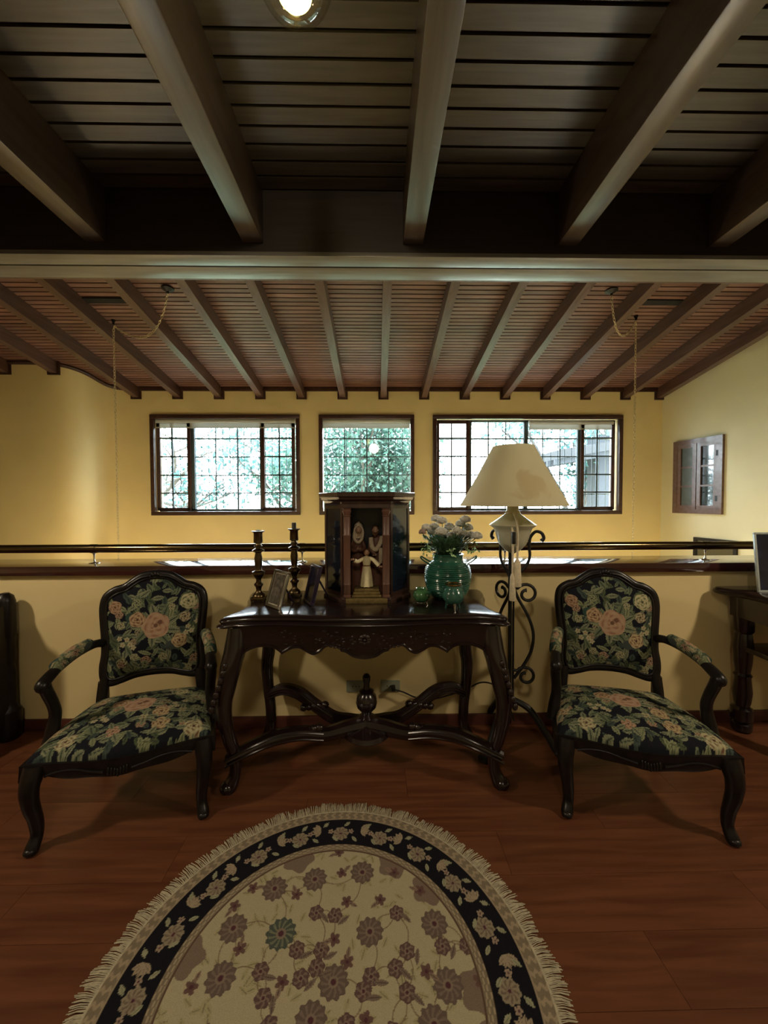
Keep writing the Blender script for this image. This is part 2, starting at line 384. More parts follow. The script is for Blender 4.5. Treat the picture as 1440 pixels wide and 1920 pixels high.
# right wall, splayed, with a small casement window
TW = .149
def rw(d, off, z):   # d = distance in Y back from the far corner, off = towards the room
    n = Vector((-1, -TW, 0)).normalized(); p = Vector((4.19 + TW * d, YW - d, z)); return p + n * off
def rwbox(g, d0, d1, o0, o1, z0, z1):
    pts = [rw(d, o, z) for d in (d0, d1) for o in (o0, o1) for z in (z0, z1)]
    vs = [g.bm.verts.new(p) for p in pts]
    for q in ((0, 1, 3, 2), (4, 6, 7, 5), (0, 4, 5, 1), (2, 3, 7, 6), (0, 2, 6, 4), (1, 5, 7, 3)): g.bm.faces.new([vs[i] for i in q])
g = G(); rwbox(g, -.25, 9.0, -.25, 0, -2.7, 4.6); prop_struct(g.obj('wall_right', plain('daylit_pale_plaster', (.70, .655, .44), .8, var=.05, sc=1.6, bump=.08, world=True)))  # daylight on this wall put into a paler plaster colour
g = G(); g.box(-9.6, -9.4, 2.3, 5.2, -2.7, 4.2); g.box(-5.8, -5.6, -3.4, 2.6, -2.9, 3.6); g.box(-9.6, -5.6, 2.4, 2.6, -2.9, 3.6)
prop_struct(g.obj('wall_left', M['wall']))
g = G(); g.box(-5.8, 6.2, -3.4, -3.2, -.2, 3.6); prop_struct(g.obj('wall_rear', M['wall']))

# ------------------------------------------------------------------ ceilings
CZ = 3.27
g = G(); g.box(-5.8, 6.2, -3.4, 2.40, CZ + .014, CZ + .16); ceiling = prop_struct(g.obj('ceiling', M['back']))
g = G(); g.box(-5.8, 6.2, -3.4, -.6, CZ, CZ + .015); g.obj('plain_boarding', M['ceil'], ceiling)
ub = unit_for(M['ceil'], 'ceiling_board')
y = 2.37; pw = .0985
while y > -.55:
    o = link('ceiling_board', ub, ceiling, (-5.6, y - pw + .0065, CZ)); o.scale = (11.4, pw - .0155, .014); y -= pw
beams = [-4.49, -3.55, -2.615, -1.676, -.741, .222, 1.165, 2.10, 3.04, 3.98]
bme = G().box(-.061, .061, -3.2, PARY + .01, 0, CZ - 2.955, bev=.006).mesh('ceiling_beam', M['beam'])
for x in beams: link('ceiling_beam', bme, ceiling, (x, 0, 2.955))
# crossbeam over the parapet: two planks with a groove, small batten behind
g = G(); g.box(-5.6, 5.9, 2.372, 2.64, 2.906, 3.62); xb = prop_struct(g.obj('trim_3', M['xface']))
g = G(); g.box(-5.6, 5.9, 2.366, 2.470, 2.880, 2.905, bev=.002); g.obj('soffit_board', M['xbeam'], xb)
g = G(); g.box(-5.6, 5.9, 2.483, 2.610, 2.880, 2.905, bev=.002); g.obj('soffit_board', M['xbeam'], xb)
g = G(); g.box(-5.6, 5.9, 2.622, 2.640, 2.888, 2.905); g.obj('soffit_board', M['rafter'], xb)
# hall ceiling sloping to the window wall
S = .1736; ZC = 3.035; SA = math.atan(S)
zc = lambda y: ZC + S * (YW - y)
hc = struct_root('ceiling_hall')
g = G(); g.prism([(2.5, zc(2.5) + .02), (5.9, zc(5.9) + .02), (5.9, zc(5.9) + .2), (2.5, zc(2.5) + .2)], -9.6, 6.0, lambda a, b, d: Vector((d, a, b))); g.obj('ceiling_backing', M['back'], hc)
g = G(); g.box(-5.8, 6.2, 2.40, 2.62, CZ + .02, zc(2.5) + .2); g.obj('ceiling_step', M['back'], hc)
ub = unit_for(M['slat'], 'ceiling_board')
y = YW - .03; sw = .0583; kslot = 0
while y > 2.60:
    o = link('ceiling_board', ub, hc, (-9.4, y - sw, zc(y - sw))); o.scale = (15.2, (sw - .0125) / math.cos(SA), .018)
    o.rotation_euler = (-SA, 0, 0); y -= sw
RX = [.095 + .589 * k for k in range(-14, 7)] + [4.135]
RH = .145
for x in RX:
    ye = YW + .01 if x > -3.7 else 4.93
    g = G(); g.prism([(2.60, zc(2.60) - RH), (ye, zc(ye) - RH), (ye, zc(ye) + .005), (2.60, zc(2.60) + .005)], x - .041, x + .041, lambda a, b, d: Vector((d, a, b)))
    g.obj('rafter', M['rafter'], hc)
    yy = YW if x > -3.7 else 4.915
    g = G(); z0 = zc(yy) - RH - .02
    g.prism([(x - .073, z0), (x + .073, z0), (x + .073, zc(yy) + .01), (x + .05, zc(yy) + .01), (x + .05, z0 + .02), (x - .05, z0 + .02), (x - .05, zc(yy) + .01), (x - .073, zc(yy) + .01)], yy - .022, yy + .004, lambda a, b, d: Vector((a, d, b)))
    g.obj('rafter_collar', M['trimwood'], hc)
# recessed dark slots in the hall ceiling boarding
for xa, xb_, yy in ((-2.81, -2.30, 3.80), (2.50, 2.99, 3.78)):
    g = G(); g.prism([(yy - .035, zc(yy - .035) - .012), (yy + .035, zc(yy + .035) - .012), (yy + .035, zc(yy + .035) + .002), (yy - .035, zc(yy - .035) + .002)], xa, xb_, lambda a, b, d: Vector((d, a, b))); g.obj('ceiling_slot', M['back'], hc)
# dark cornice where boards meet the walls
g = G(); g.box(-3.5, 4.2, YW - .03, YW, ZC - .05, ZC + .02, bev=.004); prop_struct(g.obj('trim_4', M['trimwood']))
g = G(); pts = [(x, y - .006, zc(y) - .018) for x, y in pp]; g.tube(pts, .026, 8); prop_struct(g.obj('trim_5', M['trimwood']))

# ------------------------------------------------------------------ windows in the back wall
def bar(g, x0, x1, z0, z1, y0, y1, b=0): g.box(x0, x1, y0, y1, z0, z1, bev=b)
FW = .055
PXX = lambda px: (px - 707.4) * YW / 720 * 1.0       # photograph columns measured on the wall plane
ZR = [2.648 - .028, 2.30, 2.045, 1.783, 1.525, 1.262]
def window(n, fixed, sashes, mull, blinds, zbot=1.25):
    x0, x1, z0, z1 = WIN[n]
    root = struct_root('window_%d' % n)
    g = G(); y0, y1 = YW - .03, YW + .03
    bar(g, x0, x1, z1 - FW, z1, y0, y1, .006); bar(g, x0, x1, z0, z0 + FW, y0, y1, .006)
    bar(g, x0, x0 + FW, z0 + FW, z1 - FW, y0, y1, .006); bar(g, x1 - FW, x1, z0 + FW, z1 - FW, y0, y1, .006)
    g.obj('window_frame', M['trimwood'], root)
    zt = z1 - FW; zb = z0 + FW + .012
    YG = YW + .14                                     # glass plane, deep in the reveal
    zz_ = lambda py: H - (py - 940) * YG / 720
    rz = [zb, zz_(924), zz_(891), zz_(857), zz_(823), zt]
    cl = lambda x: min(max(x * YG / YW, x0 + FW), x1 - FW)
    fixed = [[cl(x) for x in q] for q in fixed]; sashes = [[cl(x) for x in q] for q in sashes]; mull = [cl(x) for x in mull]
    g = G(); bar(g, x0 + FW, x1 - FW, zb - .02, zb + .02, YG - .03, YG + .03); bar(g, x0 + FW, x1 - FW, zt - .02, zt + .01, YG - .03, YG + .03)
    g.obj('inner_frame', M['bar'], root)
    for m_ in mull:
        g = G(); bar(g, m_ - .03, m_ + .03, zb, zt, YG - .03, YG + .03, .004); g.obj('mullion', M['bar'], root)
    def panes(xs, th, mt, ysh, name):
        g = G()
        for x in xs[1:-1]: bar(g, x - th, x + th, rz[0], rz[-1], YG + ysh - th, YG + ysh + th)
        for z in rz[1:-1]: bar(g, xs[0], xs[-1], z - th, z + th, YG + ysh - th, YG + ysh + th)
        g.obj(name, mt, root)
        for a, b in zip(xs, xs[1:]):
            for c, d in zip(rz, rz[1:]):
                G().box(a, b, YG + ysh - .0015, YG + ysh + .0015, c, d).obj('pane', M['glass'], root)
    for xs in fixed: panes(xs, .007, M['bar'], .01, 'leading')
    for xs in sashes:
        g = G(); a, b = xs[0], xs[-1]; t = .026
        bar(g, a - t, a + t, rz[0], rz[-1], YG - .055, YG - .02, .004); bar(g, b - t, b + t, rz[0], rz[-1], YG - .055, YG - .02, .004)
        bar(g, a, b, rz[0] - .01, rz[0] + .045, YG - .055, YG - .02, .004); bar(g, a, b, rz[-1] - .05, rz[-1], YG - .055, YG - .02, .004)
        g.obj('sash', M['trimwood'], root)
        panes(xs, .010, M['bar'], -.035, 'glazing_bar')
    for a, b, zz in blinds:
        g = G(); g.tube([(a, YW + .06, zz), (b, YW + .06, zz)], .03, 12); g.box(a + .01, b - .01, YW + .085, YW + .09, zz - .085, zz); g.box(a + .01, b - .01, YW + .08, YW + .096, zz - .10, zz - .082)
        tag(g.obj('roller_blind', M['blind']), {1: 'cream roller blind rolled up at the top of the left window', 2: 'cream roller blind rolled up at the top of the middle window', 3: 'cream roller blind rolled up at the right end of the wide window'}[n], 'blind')
    # iron security bars outside
    g = G(); yb = YW + .30; x = x0 + .05
    while x < x1: g.box(x - .004, x + .004, yb, yb + .008, z0 - .05, z1 + .05); x += .107
    for z in (z0 + .3, z1 - .3): g.box(x0, x1, yb, yb + .008, z - .006, z + .006)
    g.obj('security_grille', M['bar'], root)
    return root
X = PXX
window(1, [[X(371), X(408), X(449), X(492)]], [[X(300), X(331), X(362)], [X(497), X(527), X(553)]], [X(367), X(494)], [(X(291), X(555), 2.575)])
window(2, [[X(605), X(647), X(688), X(729), X(770)]], [], [], [(X(604), X(771), 2.575)])
window(3, [[X(884), X(916), X(949), X(982)], [X(990), X(1019), X(1052), X(1084)]], [[X(820), X(846), X(876)], [X(1091), X(1119), X(1149)]], [X(880), X(986), X(1087)], [(X(996), X(1157), 2.555)])
# casement window on the right wall
def onrw(px, py):
    d = Vector(((px - 707.4) / 720, 1, -(py - 940) / 720)); t = (4.19 + TW * YW) / (d.x + TW * d.y)
    return d * t + Vector((0, 0, H))
cw = struct_root('window_4')
pL = onrw(1272, 900); pR = onrw(1367, 900); D0, D1 = YW - pL.y, YW - pR.y
zt = (onrw(1275, 828).z + onrw(1371, 817).z) / 2; zb = (onrw(1270, 962).z + onrw(1362, 969).z) / 2
g = G(); t = .06
rwbox(g, D0, D1, 0, .035, zt - t, zt); rwbox(g, D0, D1, 0, .035, zb, zb + t); rwbox(g, D0, D0 + t, 0, .035, zb + t, zt - t); rwbox(g, D1 - t, D1, 0, .035, zb + t, zt - t)
g.obj('window_frame', M['casement'], cw)
dm = (D0 + D1) / 2
for a, b, gm in ((D0 + t, dm - .006, 'curtain'), (dm + .006, D1 - t, 'mirror')):
    g = G(); s_ = .05
    rwbox(g, a, b, .012, .03, zt - t - s_, zt - t); rwbox(g, a, b, .012, .03, zb + t, zb + t + s_)
    rwbox(g, a, a + s_, .012, .03, zb + t + s_, zt - t - s_); rwbox(g, b - s_, b, .012, .03, zb + t + s_, zt - t - s_)
    hz = (zt - zb - 2 * t - 2 * s_) / 3
    for k in (1, 2): rwbox(g, a + s_, b - s_, .012, .026, zb + t + s_ + hz * k - .012, zb + t + s_ + hz * k + .012)
    c = g.obj('casement', M['casement'], cw)
    for k in range(3):
        g = G(); rwbox(g, a + s_, b - s_, .008, .012, zb + t + s_ + hz * k, zb + t + s_ + hz * (k + 1)); g.obj('pane', M[gm], c)
for z in (zt - .22, zb + .2):
    g = G(); rwbox(g, D1 - t - .02, D1 - t + .01, .03, .036, z - .035, z + .035); g.obj('hinge', M['iron'], cw)
# dark glazed picture low on the right wall
pL = onrw(1313, 1010); pR = onrw(1397, 1022); d0, d1 = YW - pL.y, YW - pR.y; z1_ = pL.z; z0_ = z1_ - .5
pr = thing('picture', 'dark framed glazed picture low on the right wall, seen past the handrail', 'picture', rw((d0 + d1) / 2, 0, z0_))
off = pr.location.copy()
def rel(g, name, m, par):
    for v in g.bm.verts: v.co -= off
    return g.obj(name, m, par)
g = G(); t = .035; rwbox(g, d0, d1, 0, .03, z1_ - t, z1_); rwbox(g, d0, d1, 0, .03, z0_, z0_ + t); rwbox(g, d0, d0 + t, 0, .03, z0_ + t, z1_ - t); rwbox(g, d1 - t, d1, 0, .03, z0_ + t, z1_ - t); rel(g, 'frame', M['iron'], pr)
g = G(); rwbox(g, d0 + t, d1 - t, .002, .014, z0_ + t, z1_ - t); rel(g, 'picture_glass', M['mirror'], pr)

# ------------------------------------------------------------------ outside: trees, eave, ground
g = G(); g.box(-30, 30, 6.2, 40, -3.2, -3.0); prop_struct(g.obj('ground', M['ground']))
g = G(); g.box(-8, 8, YW + .25, 9.0, -3.0, -2.9); prop_struct(g.obj('bounce_slab', plain('pale_bounce_slab', (.55, .52, .46), .8, var=.1, sc=3)))  # unseen pale slab, added to bounce daylight up to the loft ceiling
def tree(label, base, h, spread, nleaf, mt, seed, crown=(1, 1, 1), bare=False, cz=.6, ls=.09):
    R_ = random.Random(seed)
    root = thing('tree', label, 'tree', base)
    g = G(); tips = []
    def br(p, d, L, r, lev):
        pts = [p]; q = p.copy(); dd = d.copy()
        for i in range(4):
            dd = (dd + Vector((R_.uniform(-.18, .18), R_.uniform(-.18, .18), R_.uniform(-.05, .12)))).normalized(); q = q + dd * L / 4; pts.append(q.copy())
        g.tube(pts, [r * (1 - .13 * i) for i in range(5)], 6)
        tips.extend(pts[2:] if lev else [])
        if lev < 3:
            for k in range(4 if lev else 6):
                at = pts[R_.choice((2, 3, 4))] if lev else pts[R_.choice((2, 3, 4))]
                a = R_.uniform(0, 2 * PI); e = R_.uniform(.1, .9)
                br(at, Vector((math.cos(a) * spread, math.sin(a) * spread * .7, e)).normalized(), L * R_.uniform(.45, .65), r * .5, lev + 1)
    br(Vector((0, 0, 0)), Vector((0, 0, 1)), h * cz, h * .02, 0)
    g.obj('trunk', M['bark'], root)
    V = []; Fc = []
    for i in range(nleaf):
        c = R_.choice(tips) + Vector((R_.gauss(0, .33) * crown[0], R_.gauss(0, .33) * crown[1], R_.gauss(0, .33) * crown[2]))
        a, b = Vector((R_.gauss(0, 1), R_.gauss(0, 1), R_.gauss(0, 1))).normalized(), Vector((R_.gauss(0, 1), R_.gauss(0, 1), R_.gauss(0, 1))).normalized()
        b = (b - a * a.dot(b)).normalized(); s_ = ls * R_.uniform(.6, 1.3); n = len(V)
        V += [tuple(c + a * s_), tuple(c + b * s_ * .5), tuple(c - a * s_), tuple(c - b * s_ * .5)]; Fc.append((n, n + 1, n + 2, n + 3))
    me = bpy.data.meshes.new('foliage'); me.from_pydata(V, [], Fc); me.materials.append(mt); link('foliage', me, root, kind='stuff')
    return root
tree('thin tree with bare branches beyond the left window', (-6.6, 10.5, -3), 8.5, 1.0, 1700, M['foliage2'], 3, (1.2, 1.2, 1.2))
tree('leafy tree beyond the right end of the left window', (-2.9, 12.6, -3), 8.0, .9, 3600, M['foliage2'], 5, (1.1, 1.2, 1.4), ls=.1)
tree('dense green tree filling the middle window', (-.55, 10.2, -3), 7.6, 0.35, 19000, M['foliage'], 8, (.95, 1.0, 1.4), ls=.07)
tree('leafy tree beyond the right end of the wide window', (6.3, 11.8, -3), 7.6, .5, 4500, M['foliage2'], 12, (1.0, 1.2, 1.3))
nb = thing('neighbouring_house', 'neighbouring eave and blue grey wall beyond the right end of the wide window', 'building', (5.8, 9.4, -3))
g = G(); g.box(-.35, .35, 0, .5, 0, 6.0); g.obj('wall_pier', M['render'], nb)
g = G(); g.prism([(-1.7, 5.35), (3, 6.1), (3, 6.3), (-1.7, 5.55)], -.8, 2.5, lambda a, b, d: Vector((a, d, b))); g.obj('roof', M['rooftile'], nb)
for k in range(9):
    g = G(); g.prism([(-1.75, 5.22), (2.6, 5.95), (2.6, 6.03), (-1.75, 5.34)], -.7 + k * .38, -.62 + k * .38, lambda a, b, d: Vector((a, d, b))); g.obj('rafter_end', M['render'], nb)

# ------------------------------------------------------------------ handrail
RY = 2.45; RZ = 1.107
rail = thing('handrail', 'round dark bronze handrail running above the polished ledge', 'handrail', (0, RY, 1.014))
g = G(); g.tube([(-5.4, 0, RZ - 1.014), (5.5, 0, RZ - 1.014)], .0265, 24); g.obj('rail_tube', M['railm'], rail)
for x in (-4.4, -3.1, -1.79, -.48, .82, 2.13, 3.44, 4.7):
    g = G(); g.lathe([(.030, 0), (.030, .003), (.024, .006), (.009, .008), (.0055, .016), (.0050, .05), (.008, .062), (.018, .068), (.022, .075)], (x, 0, 0), 24)
    g.obj('rail_post', M['chrome'], rail)
    g = G(); g.tube([(x - .018, 0, RZ - 1.014), (x + .018, 0, RZ - 1.014)], .0285, 24); g.obj('saddle_clip', M['railm'], rail)

# ------------------------------------------------------------------ globe ceiling lamp and chandelier chains
gl = thing('globe_lamp', 'clear glass globe ceiling lamp with a lit bulb at the top edge', 'lamp', (-.247, 1.22, CZ))
g = G(); g.lathe([(.055, 0), (.055, -.012), (.03, -.03), (.010, -.035), (.010, -.09), (.035, -.1), (.04, -.125), (.03, -.13)], seg=24); g.obj('lamp_mount', M['brass'], gl)
g = G(); r0 = .120; g.lathe([(max(1e-6, r0 * math.sin(a)), -.250 + r0 * math.cos(a)) for a in [PI * (.09 + .91 * k / 24) for k in range(25)]], seg=40); g.obj('glass_globe', glass('globe_glass', (.97, .96, .9), .06, .5), gl)
g = G(); g.lathe([(max(1e-6, r), z) for r, z in ((.013, -.13), (.016, -.16), (.036, -.20), (.056, -.245), (.060, -.285), (.052, -.322), (.030, -.350), (0, -.360))], seg=24); g.obj('bulb', emit('lit_bulb', (1, .86, .26), 6), gl)
def chain(label, A, B_, low, zend):
    root = thing('hanging_chandelier', label, 'chandelier', A)
    Ao = Vector(A)
    for P, nm in ((Vector(A), 'ceiling_rose'), (Vector(B_), 'ceiling_hook')):
        g = G(); q = P - Ao
        r = .055 if nm == 'ceiling_rose' else .02
        g.lathe([(r, .004), (r, -.006), (r * .6, -.02), (.012, -.03), (.010, -.045)], q, 20); g.obj(nm, M['iron'], root)
    pts = [Vector(A) + Vector((0, 0, -.04)), Vector(low), Vector(B_) + Vector((0, 0, -.05))]
    # drooping part as a parabola through the three points
    def quad(t):
        return pts[0] * (2 * (t - .5) * (t - 1)) + pts[1] * (-4 * t * (t - 1)) + pts[2] * (2 * t * (t - .5))
    line = [quad(k / 60) for k in range(61)]
    end = Vector((B_[0], B_[1], zend)); line += [pts[2] + (end - pts[2]) * (k / 60) for k in range(1, 61)]
    # resample to links
    step = .030; cur = line[0]; links = [cur]; 
    for p in line[1:]:
        while (p - cur).length >= step:
            cur = cur + (p - cur).normalized() * step; links.append(cur)
    g = G()
    for i in range(len(links) - 1):
        a, b = links[i], links[i + 1]; d = (b - a).normalized(); s1 = d.cross(Vector((0, 1, 0)) if i % 2 else Vector((1, .0, .3))).normalized()
        c = (a + b) / 2 - Ao
        ring = [c + d * (math.cos(t) * .0205) + s1 * (math.sin(t) * .0095) for t in [2 * PI * k / 8 for k in range(8)]]
        g.tube(ring, .0032, 4, closed=True)
    g.obj('chain', M['chain'], root)
    e = end - Ao
    g = G(); g.lathe([(.004, .02), (.02, 0), (.03, -.05), (.015, -.1), (.05, -.2), (.02, -.3), (.002, -.34)], e, 20)
    for k in range(6):
        a = k * PI / 3; g.tube([e + Vector((.02 * math.cos(a), .02 * math.sin(a), -.2)), e + Vector((.2 * math.cos(a), .2 * math.sin(a), -.3)), e + Vector((.36 * math.cos(a), .36 * math.sin(a), -.2)), e + Vector((.36 * math.cos(a), .36 * math.sin(a), -.14))], .009, 8, sub=5)
    g.obj('chandelier_arms', M['brass'], root)
    for k in range(6):
        a = k * PI / 3; g = G(); g.ball(e + Vector((.36 * math.cos(a), .36 * math.sin(a), -.1)), (.022, .022, .04), 10); g.obj('bulb', BULB, root)
BULB = emit('chandelier_bulb', (1, .7, .35), 6)
chain('brass chandelier chain swagged from the hall ceiling at the left', (-1.93, 3.64, 3.372), (-2.74, 4.10, 3.292), (-2.25, 3.87, 3.04), .75)
chain('brass chandelier chain swagged from the hall ceiling at the right', (2.21, 3.63, 3.375), (2.69, 3.99, 3.312), (2.39, 3.78, 3.03), .75)

# ------------------------------------------------------------------ painted weave patterns (woven colour, computed per vertex)
class Paint:
    def __init__(s, X, Y, base): s.X, s.Y = X, Y; s.C = np.tile(np.array(base, float), (len(X), 1))
    def near(s, cx, cy, r): return np.nonzero((np.abs(s.X - cx) < r) & (np.abs(s.Y - cy) < r))[0]
    def leaf(s, cx, cy, ang, L, Wd, c1, c2, vein=.12):
        i = s.near(cx, cy, L)
        if not len(i): return
        dx, dy = s.X[i] - cx, s.Y[i] - cy; a = (dx * math.cos(ang) + dy * math.sin(ang)) / L + .5; b = (-dx * math.sin(ang) + dy * math.cos(ang))
        w = Wd * np.sin(np.pi * np.clip(a, 0, 1)) ** .8 * (1 + .12 * np.sin(a * 40))
        m = (a > 0) & (a < 1) & (np.abs(b) < w * .5); q = np.abs(b) / (w * .5 + 1e-9)
        t = np.where(np.sin(a * 55 + np.sign(b) * q * 6) > .1, 1, .55) * (.45 + .55 * q)
        c = np.array(c1)[None] * (1 - t[:, None]) + np.array(c2)[None] * t[:, None]; c[q < vein] = np.array(c1) * .6
        s.C[i[m]] = c[m]
    def disc(s, cx, cy, r, c, lobes=0, amp=.15, ph=0, sq=1):
        i = s.near(cx, cy, r * 1.3)
        if not len(i): return
        dx, dy = s.X[i] - cx, (s.Y[i] - cy) / sq; rr = np.hypot(dx, dy); th = np.arctan2(dy, dx)
        m = rr < r * (1 + (amp * np.cos(lobes * th + ph) if lobes else 0)); s.C[i[m]] = c
    def rose(s, cx, cy, r, c1, c2, cd, ph=0):
        i = s.near(cx, cy, r * 1.3)
        if not len(i): return
        dx, dy = s.X[i] - cx, s.Y[i] - cy; rr = np.hypot(dx, dy) / r; th = np.arctan2(dy, dx)
        edge = 1 + .13 * np.abs(np.sin(2.5 * th + ph)) - .05; m = rr < edge
        k = .65 * np.sin(2 * th + 15 * rr + 1.6 * np.sin(3 * th + ph) + ph) + .5 * np.sin(5 * th - 8 * rr + 2 * ph); t = .5 + .5 * k
        c = np.array(c1)[None] * t[:, None] + np.array(c2)[None] * (1 - t[:, None])
        c[(k < -.62)] = np.array(cd); c[rr < .16] = np.array(cd) * .5
        s.C[i[m]] = c[m]
    def blossom(s, cx, cy, r, c, cc, n=5, ph=0):
        i = s.near(cx, cy, r * 1.3)
        if not len(i): return
        dx, dy = s.X[i] - cx, s.Y[i] - cy; rr = np.hypot(dx, dy) / r; th = np.arctan2(dy, dx)
        m = rr < .55 + .45 * np.abs(np.cos(n / 2 * (th + ph))); cc_ = np.array(c)[None] * (.65 + .35 * np.clip(rr, 0, 1)[:, None]); cc_[rr < .24] = np.array(cc)
        s.C[i[m]] = cc_[m]
    def line(s, pts, w, c):
        for (x0, y0), (x1, y1) in zip(pts, pts[1:]):
            L = math.hypot(x1 - x0, y1 - y0)
            if L < 1e-6: continue
            i = s.near((x0 + x1) / 2, (y0 + y1) / 2, L / 2 + w)
            if not len(i): continue
            dx, dy = s.X[i] - x0, s.Y[i] - y0; t = np.clip((dx * (x1 - x0) + dy * (y1 - y0)) / L / L, 0, 1)
            m = np.hypot(dx - t * (x1 - x0), dy - t * (y1 - y0)) < w / 2; s.C[i[m]] = c
def set_col(me, C):
    a = me.color_attributes.new('weave', 'FLOAT_COLOR', 'POINT'); d = np.ones((len(C), 4), np.float32); d[:, :3] = C
    a.data.foreach_set('color', d.ravel())
DK = (.006, .007, .012); SG = (.17, .20, .115); SG2 = (.27, .285, .17); GR = (.030, .046, .036); OL = (.09, .11, .05); CRM = (.42, .38, .23); PCH = (.38, .265, .175); PC2 = (.26, .14, .09); BR = (.14, .07, .045)
def tapestry(X, Y, w, h, seed, rosepos, extra=()):
    """X,Y centred metres; w,h half sizes"""
    p = Paint(X, Y, DK); R_ = random.Random(seed)
    for k in range(330):
        x, y = R_.uniform(-w, w), R_.uniform(-h, h); c = R_.choice([(GR, OL), (GR, SG2), (OL, SG2), ((.02, .03, .03), (.06, .085, .07)), (GR, SG)])
        p.leaf(x, y, R_.uniform(0, 2 * PI), R_.uniform(.035, .075), R_.uniform(.015, .030), *c)
    for k in range(30):
        x, y = R_.uniform(-w, w), R_.uniform(-h, h); p.rose(x, y, R_.uniform(.014, .026), R_.choice([CRM, SG2, PCH]), R_.choice([OL, BR]), DK, R_.random() * 6)
    # fixed motif: peach rose, smaller roses, blossom clusters
    rx, ry = rosepos; s_ = min(w, h) / .26
    for k in range(9):
        a = k * .7 + .3; p.leaf(rx + .075 * s_ * math.cos(a), ry + .07 * s_ * math.sin(a), a + .2, .085 * s_, .036 * s_, GR, SG if k % 2 else SG2)
    p.disc(rx + .075, ry - .11, .03, (.045, .055, .05), sq=.8); p.disc(rx - .12, ry + .05, .025, (.03, .06, .05))
    p.rose(rx, ry, .062 * s_, PCH, (.33, .19, .12), PC2, .4); p.disc(rx + .02, ry + .015, .012, BR)
    p.rose(rx - .085 * s_, ry + .035 * s_, .036 * s_, (.42, .30, .17), (.22, .13, .08), BR, 1.2)
    p.rose(rx + .15 * s_, ry + .11 * s_, .038 * s_, CRM, (.26, .25, .13), OL, 2.2)
    p.rose(rx + .11 * s_, ry - .085 * s_, .034 * s_, (.40, .33, .18), (.27, .16, .09), BR, 3.2)
    p.rose(rx - .19 * s_, ry + .10 * s_, .030 * s_, (.36, .24, .15), (.2, .12, .07), BR, 3.2)
    for bx, by in ((-.13, -.06), (-.15, -.085), (-.115, -.085), (-.165, -.055), (.15, -.02), (.165, -.045), (.14, -.05), (-.10, -.10), (.19, .0)):
        p.blossom(rx + bx * s_, ry + by * s_, .014, CRM, PC2, 5, bx * 50)
    for x, y, r, kk in extra: p.rose(x, y, r, (CRM, (.40, .33, .18), PCH, SG2)[kk], ((.24, .22, .12), (.25, .16, .09), (.30, .17, .11), OL)[kk], BR, x * 30)
    for x, y, r, kk in extra:
        for j in range(4): p.leaf(x + (r + .012) * math.cos(j * 1.6 + kk), y + (r + .012) * math.sin(j * 1.6 + kk), j * 1.6 + kk, .05, .024, GR, SG2)
    return p.C

